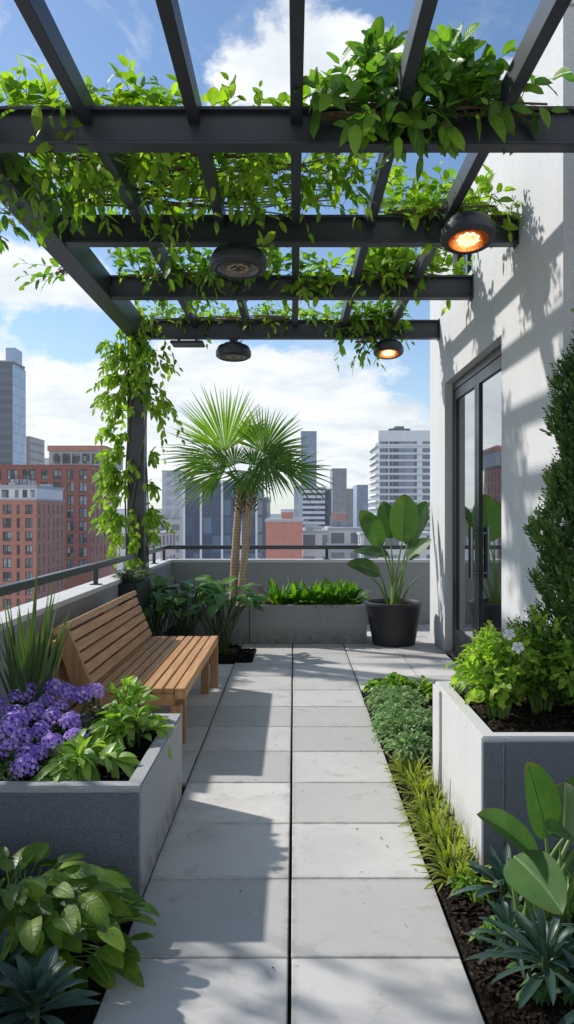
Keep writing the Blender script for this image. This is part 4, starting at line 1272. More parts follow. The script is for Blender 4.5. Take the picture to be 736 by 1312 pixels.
rosette('lance_leaf_plant', 'blue green lance leaved plant beside the corner of the tall right planter', 'plant', LG, (.80, 3.02, .10), 24, (.16, .22), .30, 'lanced', tint=(.2, 1))
rosette('lance_leaf_plant', 'spiky blue green lance leaved plant at the bottom right under the paddle leaves', 'plant', LG, (.80, 2.52, .10), 34, (.20, .29), .20, 'lanced', tint=(0, .8))
simple_plant('leafy_plant', (1.06, 2.95, 0), 'dark green leafy filler plant behind the stalks of the big paddle leaves', 'plant', None, 'hosta', n=26, reach=.24, h=.26, Lr=(.09, .14), wr=.5, tint=(0, .7), nl=7, droop=.5, start=.3)
simple_plant('leafy_plant', (.70, 3.22, 0), 'small green leafy plant at the foot of the tall planter corner', 'plant', None, 'bright', n=20, reach=.10, h=.10, Lr=(.04, .07), wr=.5, tint=(0, .5), nl=8, droop=.5, start=.2)
rosette('lance_leaf_plant', 'blue green lance leaved plant at the paving edge between the other two on the right', 'plant', LG, (.74, 2.74, .07), 26, (.14, .20), .24, 'lanced', tint=(.1, .9))
rosette('lance_leaf_plant', 'blue green lance leaved plant under the tall stalks at the right edge', 'plant', LG, (1.02, 2.62, .10), 26, (.18, .25), .24, 'lanced', tint=(0, .7))
simple_plant('leafy_plant', (.92, 2.62, 0), 'dark low leafy cover between the stalks and the bottom right lance leaves', 'plant', None, 'hosta', n=30, reach=.24, h=.13, Lr=(.06, .10), wr=.55, tint=(0, .7), nl=6, droop=.5, start=.25)
rosette('lance_leaf_plant', 'low blue green lance leaved plant in the bottom right corner', 'plant', LG, (.93, 2.38, .06), 22, (.16, .22), .22, 'lanced', tint=(0, .7))
simple_plant('leafy_plant', (.93, 3.14, 0), 'pale green leafy plant behind the lance leaves against the tall planter front', 'plant', None, 'dusty', n=20, reach=.16, h=.20, Lr=(.07, .11), wr=.55, tint=(0, .5), nl=6, droop=.5, start=.35)
simple_plant('leafy_plant', (.76, 2.86, 0), 'low bright green leafy plant under the lance leaves by the path edge', 'plant', None, 'variegated', n=12, reach=.10, h=.11, Lr=(.05, .09), wr=.5, tint=(.1, .9), nl=6, droop=.5, start=.3)

# ------------------------------------------------------------------ planting strip by the path
simple_plant('leafy_plant', (.83, 6.72, 0), 'broad green plant at the far end of the strip, by the paving', 'plant', 'green plants at the far end of the strip', 'vine', n=30, reach=.24, h=.21, Lr=(.09, .14), wr=.62, tint=(.15, .95), nl=6, droop=.45, start=.4)
simple_plant('leafy_plant', (1.05, 6.60, 0), 'broad leaved green plant at the far end of the strip, nearer the door', 'plant', 'green plants at the far end of the strip', 'vine', n=26, reach=.20, h=.20, Lr=(.08, .12), wr=.6, tint=(.2, 1), nl=6, droop=.45, start=.4)
DG = 'silvery green frilly plants in the planting strip'
dl = ['silvery frilly plant in the strip right in front of the broad green leaves', 'silvery frilly plant in the strip, far one of the middle pair along the planter', 'silvery frilly plant in the strip, near one of the middle pair along the planter', 'silvery frilly plant in the strip next to the yellow green grass', 'silvery frilly plant on the far side of the tall planter corner', 'small silvery frilly plant second from the broad green leaves along the paving edge', 'small silvery frilly plant at the paving edge in the middle of the strip']
for k, (x, y, r) in enumerate(((.80, 6.28, .22), (.78, 5.78, .20), (.77, 5.34, .19), (.73, 4.94, .16), (1.03, 5.55, .17), (.76, 6.05, .17), (.74, 5.52, .17))):
    simple_plant('frilly_plant', (x, y, -.005), dl[k], 'plant', DG, 'dusty', n=60, reach=r * 1.15, h=.22, Lr=(.05, .085), wr=.55, tint=(.1, .95), prof=lobed, nl=9, droop=.4, ang=1.0, start=.3, wave=.12, ns=9)
GG = 'yellow green grass tufts along the strip'
gl = ['yellow green grass tuft farthest along the strip beside the silvery plants', 'yellow green grass tuft second from the far end of the row', 'yellow green grass tuft third from the far end of the row', 'yellow green grass tuft in the middle of the row', 'yellow green grass tuft third from the near end of the row', 'yellow green grass tuft second from the near end of the row', 'yellow green grass tuft nearest the camera at the planter corner']
for k in range(7):
    y = 4.70 - k * .215; x = .700 + R.normal() * .012
    c = np.array([x, y, -.005]); n = 120
    t = thing('grass_tuft', tuple(c), gl[k], 'grass tuft', GG)
    lv = Leaves()
    a = R.uniform(0, 6.28, n); e = R.uniform(.35, 1.45, n); d = np.stack([np.cos(a) * np.cos(e) * .8, np.sin(a) * np.cos(e) - .1, np.sin(e)], 1)
    lv.add(c + np.stack([np.cos(a) * .045, np.sin(a) * .09, a * 0], 1), d, np.stack([-np.cos(a), -np.sin(a), a * 0 + .6], 1), R.uniform(.10, .22, n), R.uniform(.007, .014, n), R.uniform(.05, 1, n), strap, R.uniform(.2, .7, n), .3, 6, 3)
    lv.build('foliage', M['grassy'], t)
    if k in (2, 4):
        q = MB(); 
        q.tube([(x + .05, y, 0), (x + .055, y - .01, .16), (x + .06, y - .01, .27)], [.003, .002, .001], 5); q.build('stem', M['stalk_dark'], t)

# ------------------------------------------------------------------ right planter: shrubs, petunias, conifer
SG = 'bright green shrubs in the tall planter'
sl = ['bright yellow green shrub at the left end of the tall planter', 'bright green shrub with a white flower in the middle of the tall planter', 'bright yellow green shrub at the right edge of the tall planter', 'low light green shrub at the back left of the tall planter']
for k, (x, y, r, h, n) in enumerate(((1.02, 3.92, .20, .40, 50), (1.27, 4.06, .22, .46, 56), (1.46, 3.84, .20, .43, 52), (1.06, 4.26, .15, .34, 30))):
    t = thing('leafy_shrub', (x, y, .53), sl[k], 'shrub', SG)
    lv, mb = Leaves(), MB()
    bush(lv, mb, (x, y, .53), n, r * 1.08, h * 1.18, (.06, .13), .66, (.2, 1.0), lobed, 11, .4, 1.05, .22, .004, .2, .14, ns=9)
    lv.build('foliage', M['bright'], t); mb.build('stem', M['stalk'], t, smooth=True)
for (px_, py_, Yp, lb) in ((653, 812, 3.78, 'upper white trumpet flower among the bright shrubs'), (664, 829, 3.72, 'lower white trumpet flower among the bright shrubs')):
    c = at(px_, py_, Yp)
    t = thing('white_flower', tuple(c), lb, 'flower', 'white flowers in the tall planter')
    lv = Leaves(); A = np.arange(5) * 1.2566 + .4
    nn = nrm(np.array([-.3, -.8, .4])); s = nrm(np.cross(nn, [0, 0, 1.0])); q = np.cross(nn, s)
    lv.add(np.tile(c, (5, 1)), np.cos(A)[:, None] * s + np.sin(A)[:, None] * q + nn * .25, np.tile(nn, (5, 1)), .032, .024, R.uniform(.8, 1, 5), petal, .15, -.1, 5, 5, .14)
    lv.build('petals', M['white_petal'], t)
    MB().tube([c, c - nn * .03, c - nn * .06 - np.array([0, 0, .05])], [.009, .004, .002], 7).build('stem', M['stalk'], t)

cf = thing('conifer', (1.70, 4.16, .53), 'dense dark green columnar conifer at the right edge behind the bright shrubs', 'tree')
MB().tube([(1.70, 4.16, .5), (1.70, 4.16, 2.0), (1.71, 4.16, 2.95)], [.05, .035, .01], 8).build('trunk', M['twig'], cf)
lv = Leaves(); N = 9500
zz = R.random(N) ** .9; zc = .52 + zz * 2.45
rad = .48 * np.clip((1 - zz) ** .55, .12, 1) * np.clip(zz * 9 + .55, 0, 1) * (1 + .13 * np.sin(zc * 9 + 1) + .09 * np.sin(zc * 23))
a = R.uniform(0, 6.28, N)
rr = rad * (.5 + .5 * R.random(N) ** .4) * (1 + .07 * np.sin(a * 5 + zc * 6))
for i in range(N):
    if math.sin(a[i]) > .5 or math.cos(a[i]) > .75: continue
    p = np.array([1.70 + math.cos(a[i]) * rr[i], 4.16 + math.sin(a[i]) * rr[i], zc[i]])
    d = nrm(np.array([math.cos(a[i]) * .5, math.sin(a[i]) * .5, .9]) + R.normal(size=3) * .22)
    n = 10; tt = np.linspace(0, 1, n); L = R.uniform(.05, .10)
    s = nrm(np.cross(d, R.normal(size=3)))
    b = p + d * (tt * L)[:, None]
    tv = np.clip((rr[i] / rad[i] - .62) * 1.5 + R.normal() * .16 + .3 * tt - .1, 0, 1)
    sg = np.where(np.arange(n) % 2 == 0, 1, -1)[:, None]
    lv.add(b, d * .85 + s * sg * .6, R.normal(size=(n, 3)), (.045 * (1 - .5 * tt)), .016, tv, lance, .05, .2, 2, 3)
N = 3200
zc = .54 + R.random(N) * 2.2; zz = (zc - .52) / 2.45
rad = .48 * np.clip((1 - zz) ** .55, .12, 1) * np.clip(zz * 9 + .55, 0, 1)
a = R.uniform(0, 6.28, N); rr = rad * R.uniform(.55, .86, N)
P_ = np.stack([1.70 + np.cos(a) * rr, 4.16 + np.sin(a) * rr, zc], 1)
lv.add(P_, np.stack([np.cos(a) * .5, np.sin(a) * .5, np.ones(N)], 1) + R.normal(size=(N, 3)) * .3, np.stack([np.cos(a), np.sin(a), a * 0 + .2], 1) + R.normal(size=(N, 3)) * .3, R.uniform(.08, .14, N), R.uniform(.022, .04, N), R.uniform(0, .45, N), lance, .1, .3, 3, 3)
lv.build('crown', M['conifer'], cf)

# fallen leaves and bits on the paving
FG2 = Leaves(); n = 70
x = R.uniform(-.55, .58, n); y = R.uniform(2.5, 8.5, n)
FG2.add(np.stack([x, y, np.full(n, .0045)], 1), np.stack([R.normal(size=n), R.normal(size=n), np.zeros(n) + .05], 1), np.stack([R.normal(size=n) * .2, R.normal(size=n) * .2, np.ones(n)], 1), R.uniform(.008, .022, n), R.uniform(.005, .011, n), R.uniform(0, .5, n), ovate, .0, .3, 3, 3)
tag(FG2.build('fallen_leaves', M['dry']), kind='stuff')
# ------------------------------------------------------------------ city beyond the parapet
ZG = -40.0
tag(MB().box(-3500, 3500, 14, 6000, ZG - 1, ZG).build('city_ground', m_plain('city_ground_tone', (.30, .31, .32), .9, .2, 0, .3, .01)), kind='structure')
CG = 'city buildings beyond the terrace'


def X(px_, D): return (px_ - CX) * D / F
def Zp(py_, D): return EYE - (py_ - CY) * D / F


def block(label, p0, p1, top, D, dep, mat, group=CG, cat='building', name='city_building', extra=None, z0=ZG):
    x0, x1, zt = X(p0, D), X(p1, D), Zp(top, D)
    t = thing(name, ((x0 + x1) / 2, D + dep / 2, z0), label, cat, group)
    MB().box(x0, x1, D, D + dep, z0, zt).build('wall', mat, t)
    # low parapet ring and plant box on the roof
    w = (x1 - x0)
    e = max(.15, w * .012)
    m = MB(); m.box(x0 - e, x1 + e, D - e, D + dep + e, zt, zt + max(.4, w * .02)); m.build('roof', M['roof_far'], t)
    if extra: extra(t, x0, x1, D, dep, zt)
    return t


M['roof_far'] = m_plain('roof_far', (.42, .43, .45), .9, .2, 0, .15, .05)
M['f_blue'] = m_facade('blue_glass_facade', (.06, .10, .17), (.02, .045, .10), (.16, .25, .38), 1.8, 3.4, .10, .12)
M['f_paleblue'] = m_facade('pale_blue_glass', (.34, .45, .58), (.26, .38, .52), (.46, .58, .72), 2.4, 3.6, .10, .10)
M['f_dark'] = m_facade('dark_banded_facade', (.13, .15, .19), (.03, .04, .06), (.12, .16, .22), 40, 3.4, .02, .38, var=.3)
M['f_haze'] = m_facade('hazy_tower', (.62, .66, .71), (.42, .48, .55), (.62, .67, .72), 3.0, 3.6, .30, .35)  # distance haze baked into paler wall and pane colours
M['f_hazeblue'] = m_facade('hazy_blue_tower', (.20, .27, .38), (.12, .19, .30), (.28, .37, .49), 2.2, 3.6, .15, .12)  # haze put into the blue tones as well
M['f_grey'] = m_facade('grey_tower', (.27, .28, .31), (.17, .19, .23), (.34, .36, .40), 2.4, 3.4, .35, .30)
M['f_brown'] = m_facade('brown_tower', (.30, .26, .27), (.2, .18, .2), (.36, .33, .34), 2.4, 3.4, .35, .30)
M['f_low'] = m_facade('low_white_block', (.66, .67, .69), (.10, .12, .15), (.42, .46, .5), 3.2, 3.2, .32, .45)
M['salmon'] = m_stucco('salmon_wall', (.56, .235, .185), .8, .08, .0, .10)
M['brick'] = m_stucco('red_brick', (.33, .12, .088), .9, .16, .0, .22)
M['brick2'] = m_stucco('orange_brick', (.50, .21, .15), .9, .16, .0, .22)
M['brick_side'] = m_stucco('dull_brick', (.50, .24, .19), .9, .16, .0, .25)
M['white_far'] = m_stucco('white_tower_wall', (.74, .76, .79), .5, .04, .0, .06)
M['grey_far'] = m_stucco('grey_top_storey', (.42, .44, .47), 1.5, .08, .0, .12)
M['win'] = m_facade('window_panes', (.05, .055, .06), (.015, .02, .03), (.36, .40, .44), 1.1, 1.4, .08, .05, var=1.1, rough=.06)
M['win_far'] = m_facade('far_window_band', (.30, .34, .40), (.07, .10, .14), (.30, .37, .44), 1.6, 40, .10, .0, var=.9, rough=.15)


def brick_block(label, p0, p1, top, D, dep, mat, side_mat, bays, storey, win_h, top_band=None, nst=11, side_bays=5, pier=.42):
    """brick block with real openings: dark core, full-height piers, spandrels, glazing panels set back"""
    x0, x1, zt = X(p0, D), X(p1, D), Zp(top, D)
    t = thing('brick_building', ((x0 + x1) / 2, D + dep / 2, ZG), label, 'building', 'brick buildings to the left of the terrace')
    core = MB().box(x0 + .4, x1 - .4, D + .4, D + dep, ZG, zt - .3)
    m = MB()
    zb = zt - nst * storey - .9
    m.box(x0, x1, D, D + .4, ZG, zb); m.box(x0, x1, D, D + .4, zt - .9, zt)
    W = (x1 - x0); edges = [x0]
    tot = sum(bays)
    for b in bays: edges.append(edges[-1] + W * b / tot)
    for i, e in enumerate(edges):
        pw = pier * (1.5 if i in (0, len(edges) - 1) else 1)
        m.box(max(x0, e - pw), min(x1, e + pw), D, D + .4, zb, zt - .9)
    for s in range(nst):
        z = zt - .9 - s * storey
        for i in range(len(bays)):
            a = edges[i] + pier * (1.5 if i == 0 else 1); c = edges[i + 1] - pier * (1.5 if i == len(bays) - 1 else 1)
            m.box(a, c, D + .06, D + .4, z - storey, z - win_h)
            wm = MB().box(a, c, D + .28, D + .32, z - win_h, z)
            wo = wm.build('window', M['win'], t)
            fm = MB(); fw = .14
            fm.box(a, c, D + .2, D + .279, z - fw, z); fm.box(a, c, D + .2, D + .279, z - win_h, z - win_h + fw)
            for q in np.linspace(a, c, max(3, int((c - a) / 2.0) + 1)):
                fm.box(max(a, q - .1), min(c, q + .1), D + .2, D + .279, z - win_h + fw, z - fw)
            fm.build('frame', M['steel2'], wo)
    # the flank that runs away from the viewer
    ms = MB()
    sb = np.linspace(D + .402, D + dep, side_bays + 1)
    sp_ = dep / side_bays * .24
    ms.box(x1 - .4, x1, D + .402, D + dep, ZG, zb); ms.box(x1 - .4, x1, D + .402, D + dep, zt - .9, zt)
    for e in sb: ms.box(x1 - .4, x1, max(D + .402, e - sp_), min(D + dep, e + sp_), zb, zt - .9)
    for s in range(nst):
        z = zt - .9 - s * storey
        for i in range(side_bays):
            ms.box(x1 - .4, x1 - .06, sb[i] + sp_, sb[i + 1] - sp_, z - storey, z - win_h)
        MB().box(x1 - .32, x1 - .28, D + 1, D + dep - 1, z - win_h, z).build('window_band', M['win'], t)
    m.build('wall', mat, t); ms.build('side_wall', side_mat, t)
    core.build('core', M['gap'], t)
    MB().box(x0 - .15, x1 + .15, D - .15, D + dep + .1, zt, zt + .35).build('roof', M['roof_far'] if top_band else mat, t)
    return t, x0, x1, zt


D1 = 215.0
t, x0, x1, zt = brick_block('tall red brick block with dark window strips, behind the lower brick block at left', -40, 117, 597, D1, 31, M['brick'], M['brick_side'], (1.6, 1.3, 1.3, 1.5, 1.0, 1.1, 1.0, 1.2), 3.5, 2.75, nst=8, side_bays=7, pier=.75)
# set-back grey top storey
DT = 219.0
sx0, sx1 = X(63, DT), X(134, DT)
m = MB().box(sx0, sx1, DT, DT + 24, zt + .355, Zp(578, DT)); m.build('top_storey', M['grey_far'], t)
m = MB().box(sx0 - .3, sx1 + .3, DT - .5, DT + 24.5, Zp(578, DT), Zp(571, DT)); m.build('roof', M['brick_side'], t)
for k, q in enumerate(np.linspace(sx0 + 1, sx1 - 3.5, 5)):
    MB().box(q, q + 2.2, DT - .08, DT - .004, zt + .9, Zp(581, DT)).build('window', M['win'], t)
m = MB()
for q in (85, 92, 99, 104): MB().box(X(q, DT), X(q + 3, DT), DT + 8, DT + 10, Zp(571, DT), Zp(567.5, DT)).build('roof_plant', M['steel2'], t)
DL = 165.0
t, x0, x1, zt = brick_block('lower orange brick block with a white top storey at the far left', -60, 47, 641, DL, 20, M['brick2'], M['brick_side'], (1.2, 1.0, 1.2, 1.0, .62, 1.0), 2.8, 2.0, top_band=True, nst=8, side_bays=6, pier=.55)
m = MB().box(x0, x1 - .2, DL + .6, DL + 19.5, zt + .351, Zp(625, DL)); m.build('top_storey', M['white_far'], t)
m = MB().box(x0 - .2, x1, DL, DL + 19.8, Zp(625, DL), Zp(621.5, DL)); m.build('roof', M['roof_far'], t)
for k, (a, c) in enumerate(((-30, -12), (1, 10), (18, 23), (28, 34), (38, 44))):
    MB().box(X(a, DL), X(c, DL), DL + .5, DL + .596, zt + .6, Zp(627.5, DL)).build('window', M['win'], t)

for q in range(7):
    u = R.uniform(x0 + 8, x1 - 4); v = DL + R.uniform(4, 16)
    MB().box(u, u + R.uniform(1, 3), v, v + 2, Zp(621.5, DL), Zp(621.5, DL) + R.uniform(.6, 1.6)).build('air_handler', M['grey_far'], t)
for q in range(4):
    u = R.uniform(x0 + 10, x1 - 2)
    MB().tube([(u, DL + 6, Zp(621.5, DL)), (u, DL + 6, Zp(621.5, DL) + R.uniform(2, 4.5))], .09, 5).build('roof_mast', M['steel2'], t)

# glass tower at the left edge
D = 300.0
def crown(t, x0, x1, D_, dep, zt):
    MB().box(x1 + .01, x1 + .4, D_ + .01, D_ + dep - .01, ZG, zt - 1.2).build('side_wall', M['f_paleblue'], t)
    MB().box(X(5, D_), X(17, D_), D_ + 2, D_ + 10, zt + .05, Zp(444, D_)).build('crown', M['f_paleblue'], t)
block('slim dark banded skyscraper with a pale blue flank at the left edge', -30, 16.5, 463, D, 13.5, M['f_dark'], extra=crown)
block('slim dark brown tower standing just right of the left skyscraper', 33.5, 38.5, 560, 340, 20, M['f_brown'])
block('hazy pale roof block behind the tall brick block', 36, 62, 588, 420, 20, M['f_haze'])

# middle of the skyline
block('hazy white tower at the left of the palm crown', 208, 232, 604, 300, 24, M['f_haze'])
def fins(t, x0, x1, D_, dep, zt):
    for q in (236.5, 258, 285, 309, 329): 
        MB().box(X(q - 1.3, D_), X(q + 1.3, D_), D_ - .5, D_ - .02, ZG, zt + .3).build('fin', M['white_far'], t)
block('dark blue glass office block with white fins behind the palm trunks', 236, 331, 618, 150, 30, M['f_blue'], extra=fins)
block('grey banded office block to the right of the palm trunks', 331.5, 342, 640, 175, 26, M['f_grey'])
def topbox(t, x0, x1, D_, dep, zt):
    MB().box(X(360, D_), X(376, D_), D_ + 6, D_ + 12, zt + .4, Zp(656, D_)).build('roof_hut', M['salmon'], t)
block('plain salmon pink walled building in the middle of the skyline', 341, 388, 669, 105, 14, M['salmon'], extra=topbox)
block('tall hazy blue skyscraper rising behind the right palm fronds', 386, 406, 553, 520, 26, M['f_hazeblue'])
block('pale slim tower left of the banded office tower', 377, 388, 625, 260, 20, M['f_haze'])
def bands(n, y0, y1, p0, p1):
    def f(t, x0, x1, D_, dep, zt):
        for k in range(n):
            a = y0 + (y1 - y0) * k / n; bb = a + (y1 - y0) / n * .52
            MB().box(X(p0, D_), X(p1, D_), D_ - .30, D_ - .02, Zp(bb, D_), Zp(a, D_)).build('spandrel', M['white_far'], t)
    return f
block('white banded office tower with dark glass right of the salmon building', 388, 417, 626, 220, 14, M['f_blue'], extra=bands(11, 628, 702, 388, 416.6))
block('dark blue flank tower beside the white banded office tower', 417.3, 425, 628, 222, 20, M['f_dark'])
block('tall grey concrete tower in the middle distance', 426, 444.5, 601, 380, 24, M['f_grey'])
block('low dull red building in front of the grey concrete tower', 425.5, 444, 658, 300, 20, M['brick_side'])
block('short brown tower right of the grey concrete tower', 445.5, 453, 627, 390, 24, M['f_brown'])
block('small blue glass tower left of the white tower', 457.5, 472, 622, 420, 30, M['f_hazeblue'])

# white tower on the right
D = 180.0
x0, x1 = X(485, D), X(556, D)
t = thing('city_building', ((x0 + x1) / 2, D + 12, ZG), 'large white banded tower with a dark roof box beside the terrace wall', 'building', CG)
dep = 19.0
zt = Zp(551.5, D)
MB().box(x0, x1, D, D + dep, ZG, zt).build('wall', M['white_far'], t)
for k in range(15):
    za = Zp(565.5 + k * 8.7, D); zb = Zp(565.5 + k * 8.7 + (5.6 if k else 3.6), D)
    for (a, c) in ((487, 497.5), (499, 534.5), (541.5, 555)):
        MB().box(X(a, D), X(c, D), D - .05, D - .002, zb, za).build('window_band', M['win_far'], t)
    MB().box(x0 - .05, x0 - .002, D + .8, D + dep - .8, zb, za).build('window_band', M['win_far'], t)
    MB().box(X(486.5, D), X(555, D), D - .38, D - .052, zb - .42, zb).build('ledge', M['white_far'], t)
    MB().box(x0 - .6, x0 - .052, D + .3, D + dep - .3, zb - .42, zb).build('ledge', M['white_far'], t)
m = MB(); m.prism([(X(502, D), zt), (X(530, D), zt), (X(530, D), Zp(546, D)), (X(522, D), Zp(546, D)), (X(522, D), Zp(543, D)), (X(510, D), Zp(543, D)), (X(510, D), Zp(546, D)), (X(502, D), Zp(546, D))], 'y', D + 5, D + 12)
m.build('roof_plant', M['f_dark'], t)

# low roofs and terraces between the towers
LBL = ['low white rooftop block with air handlers just right of the salmon building', 'low white rooftop block behind the fern planter end', 'pale low block below the white tower', 'long pale roof by the handrail corner at left', 'hazy low block left of the blue glass office']
for k, (a, c, y, D_) in enumerate(((388.5, 420, 683, 118), (421, 462, 679, 130), (463, 560, 686, 122), (150, 206, 686, 110), (196, 236, 664, 230))):
    def kit(t, x0, x1, DD, dep, zt, k=k):
        mt = M['f_grey'] if k % 2 else M['grey_far']
        for q in range(7):
            u = R.uniform(x0 + .3, x1 - 2.0); v = DD + R.uniform(1, dep - 3); w_ = R.uniform(.6, 1.8)
            MB().box(u, u + w_, v, v + w_ * .8, zt + .3, zt + .3 + R.uniform(.4, 1.3)).build('air_handler', mt, t)
        for q in range(3):
            u = R.uniform(x0 + .3, x1 - .5); MB().tube([(u, DD + 2, zt + .3), (u, DD + 2, zt + R.uniform(1.5, 2.6))], .06, 5).build('roof_mast', mt, t)
    block(LBL[k], a, c, y, D_, 14, M['f_low'], extra=kit)
HZ = [(196, 60, 655), (225, 40, 650), (262, 50, 645), (330, 30, 640), (352, 24, 655), (375, 30, 648), (402, 40, 655), (436, 36, 648), (462, 26, 640), (480, 40, 655), (140, 60, 650), (60, 80, 645), (-40, 90, 640), (600, 80, 640), (690, 90, 630), (800, 120, 640), (-160, 120, 640)]
for k, (c, w_, y) in enumerate(HZ):
    block('hazy pale distant block low on the skyline', c - w_ / 2, c + w_ / 2, y + R.uniform(-3, 6), 900 + 37 * k, 60, M['f_haze'], group='hazy distant blocks on the skyline')

# aerial haze painted on: pale emission mixed into city materials, stronger with distance
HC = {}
def haze_glow(mt, h):
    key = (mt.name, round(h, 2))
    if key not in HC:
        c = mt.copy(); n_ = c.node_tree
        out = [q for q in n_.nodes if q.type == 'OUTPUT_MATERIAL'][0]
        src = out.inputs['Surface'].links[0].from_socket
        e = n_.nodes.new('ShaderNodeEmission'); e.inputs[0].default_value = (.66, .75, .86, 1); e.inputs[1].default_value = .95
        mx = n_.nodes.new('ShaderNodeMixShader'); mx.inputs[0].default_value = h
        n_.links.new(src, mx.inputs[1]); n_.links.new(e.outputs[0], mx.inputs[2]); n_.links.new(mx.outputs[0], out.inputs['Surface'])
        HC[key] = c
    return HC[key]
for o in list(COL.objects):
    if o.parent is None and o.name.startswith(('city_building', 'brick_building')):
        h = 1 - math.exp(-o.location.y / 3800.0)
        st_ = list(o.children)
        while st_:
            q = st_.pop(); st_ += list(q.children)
            if q.type == 'MESH': q.data.materials[0] = haze_glow(q.data.materials[0], round(h * 25) / 25)
SKYMUL = (1.0, 1.14, 1.24)
# ------------------------------------------------------------------ sky, sun, camera
sd = np.array([-1.0, .60, .90])                       # towards the sun
el = math.atan2(sd[2], math.hypot(sd[0], sd[1])); az = math.atan2(sd[0], sd[1])   # az from +Y towards +X
wd = bpy.data.worlds.new('World'); SC.world = wd; wd.use_nodes = True
nt = wd.node_tree; nt.nodes.clear(); k = NT(nt)
sky = k.n('TexSky', sky_type='NISHITA', sun_disc=False)
sky.sun_elevation = el; sky.sun_rotation = az; sky.altitude = 60; sky.air_density = 1.0; sky.dust_density = .6; sky.ozone_density = 1.6
tc = k.n('TexCoord').outputs['Generated']
sp = k.n('SeparateXYZ'); k.link(tc, sp.inputs[0])
x_, y_, z_ = sp.outputs
A = k.math('ARCTAN2', x_, y_)
E = k.math('ARCSINE', k.math('MINIMUM', k.math('MAXIMUM', z_, -1.0), 1.0))
zz = k.math('ADD', k.math('MAXIMUM', z_, 0.0), .16)
cv = k.n('CombineXYZ'); k.link(k.math('DIVIDE', x_, zz), cv.inputs[0]); k.link(k.math('DIVIDE', y_, zz), cv.inputs[1]); k.link(k.math('MULTIPLY', z_, 2.6), cv.inputs[2])
n1 = k.noise(cv.outputs[0], 1.25, 9, .58, .25)
n2 = k.noise(k.mapping(cv.outputs[0], (1, 1, 1), (3.1, 1.7, 0)), 3.4, 8, .62, .3)
ae = k.n('CombineXYZ'); k.link(k.math('MULTIPLY', A, 1.0), ae.inputs[0]); k.link(k.math('MULTIPLY', E, 1.55), ae.inputs[1])
n3 = k.noise(ae.outputs[0], 7.0, 9, .6, .2)
wisp = k.noise(k.mapping(ae.outputs[0], (1.0, .55, 1), (.3, .2, 0), (0, 0, .9)), 9.0, 8, .62, 1.2)
def blob(px_, py_, wx, wy, amp):
    a0 = math.atan((px_ - CX) / F); e0 = math.atan((CY - py_) / math.hypot(F, px_ - CX))
    da = k.math('DIVIDE', k.math('SUBTRACT', A, a0), wx / F); de = k.math('DIVIDE', k.math('SUBTRACT', E, e0), wy / F)
    r2 = k.math('ADD', k.math('MULTIPLY', da, da), k.math('MULTIPLY', de, de))
    return k.math('MULTIPLY', k.math('EXPONENT', k.math('MULTIPLY', r2, -1.0)), amp)
tot = None
for bl in ((385, 80, 105, 62, .72), (450, 110, 70, 50, .42), (330, 110, 60, 45, .35), (20, 352, 115, 40, .66), (105, 378, 60, 18, .38), (70, 505, 150, 62, .66), (400, 475, 130, 42, .6), (260, 470, 90, 40, .5), (340, 545, 330, 45, .5), (500, 545, 90, 55, .35), (650, 100, 40, 30, .4), (-150, 300, 130, 90, .4), (900, 250, 200, 120, .4), (380, 610, 700, 40, .5)):
    bb = blob(*bl); tot = bb if tot is None else k.math('ADD', tot, bb)
tot = k.math('ADD', tot, k.math('MULTIPLY', k.math('MAXIMUM', k.math('MULTIPLY', y_, -1.0), 0.0), .62))  # unseen cloud bank added behind the camera as fill light
bill = k.math('ADD', k.math('MULTIPLY', n3, .75), k.math('MULTIPLY', n1, .25))
dens = k.math('ADD', k.math('MULTIPLY', k.math('SUBTRACT', bill, .5), 2.1), tot)
front = k.math('MULTIPLY', k.math('SUBTRACT', dens, .31), 5.0, clamp=True)
front = k.math('SMOOTH_MIN', front, 1.0, .2)
wi = k.math('MULTIPLY', k.math('MULTIPLY', k.math('SUBTRACT', wisp, .53, clamp=True), 2.3, clamp=True), k.math('ADD', .5, blob(110, 60, 130, 80, .5)))
d = k.math('MAXIMUM', front, wi)
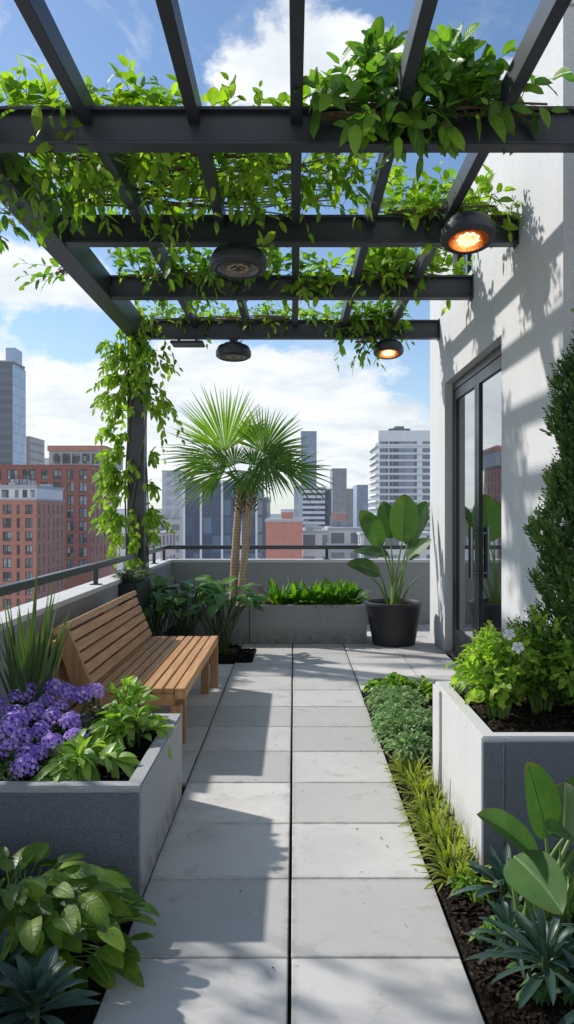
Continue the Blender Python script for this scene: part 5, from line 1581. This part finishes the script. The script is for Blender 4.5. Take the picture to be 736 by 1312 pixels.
# hazy whitening towards the horizon
hz = k.math('POWER', k.math('SUBTRACT', 1.0, k.math('MULTIPLY', k.math('MAXIMUM', E, 0.0), 2.3), clamp=True), 2.6)
shade = k.math('MULTIPLY', k.math('SUBTRACT', k.math('ADD', k.math('MULTIPLY', n2, .6), k.math('MULTIPLY', n3, .4)), .36, clamp=True), 2.6, clamp=True)
cl = k.mix(shade, (6.2, 6.7, 7.2), (10.6, 10.6, 10.6))
skyc = k.mix(1.0, sky.outputs[0], (SKYMUL[0], SKYMUL[1], SKYMUL[2]), 'MULTIPLY')
base = k.mix(k.math('MULTIPLY', hz, .50), skyc, (7.2, 7.8, 8.5))
colr = k.mix(k.math('MULTIPLY', d, .96), base, cl)
bg = k.n('Background'); k.link(colr, bg.inputs[0]); bg.inputs[1].default_value = .122
ow = k.n('OutputWorld'); k.link(bg.outputs[0], ow.inputs[0])

sl_ = bpy.data.lights.new('sun', 'SUN'); sl_.energy = 4.7; sl_.angle = math.radians(1.5); sl_.color = (1.0, .955, .90)
so = bpy.data.objects.new('sun', sl_); COL.objects.link(so)
so.rotation_euler = Vector(-sd).to_track_quat('-Z', 'Y').to_euler()

cd = bpy.data.cameras.new('camera'); cam = bpy.data.objects.new('camera', cd); COL.objects.link(cam); SC.camera = cam
cam.location = (0, 0, EYE); cam.rotation_euler = (math.radians(90), 0, 0)
cd.sensor_fit = 'VERTICAL'; cd.sensor_height = 36.0; cd.sensor_width = 36.0; cd.lens = 36.0 * F / 1312
cd.shift_x = -(CX - 368) / 1312; cd.shift_y = (CY - 656) / 1312
cd.clip_start = .05; cd.clip_end = 20000
SC.render.engine = 'CYCLES'
SC.render.resolution_x, SC.render.resolution_y = 574, 1024
SC.view_settings.view_transform = 'Standard'; SC.view_settings.look = 'None'; SC.view_settings.exposure = 0; SC.view_settings.gamma = 1
SC.cycles.use_denoising = True
SC.cycles.max_bounces = 8; SC.cycles.transmission_bounces = 6; SC.cycles.diffuse_bounces = 4; SC.cycles.glossy_bounces = 4
SC.cycles.sample_clamp_indirect = 8
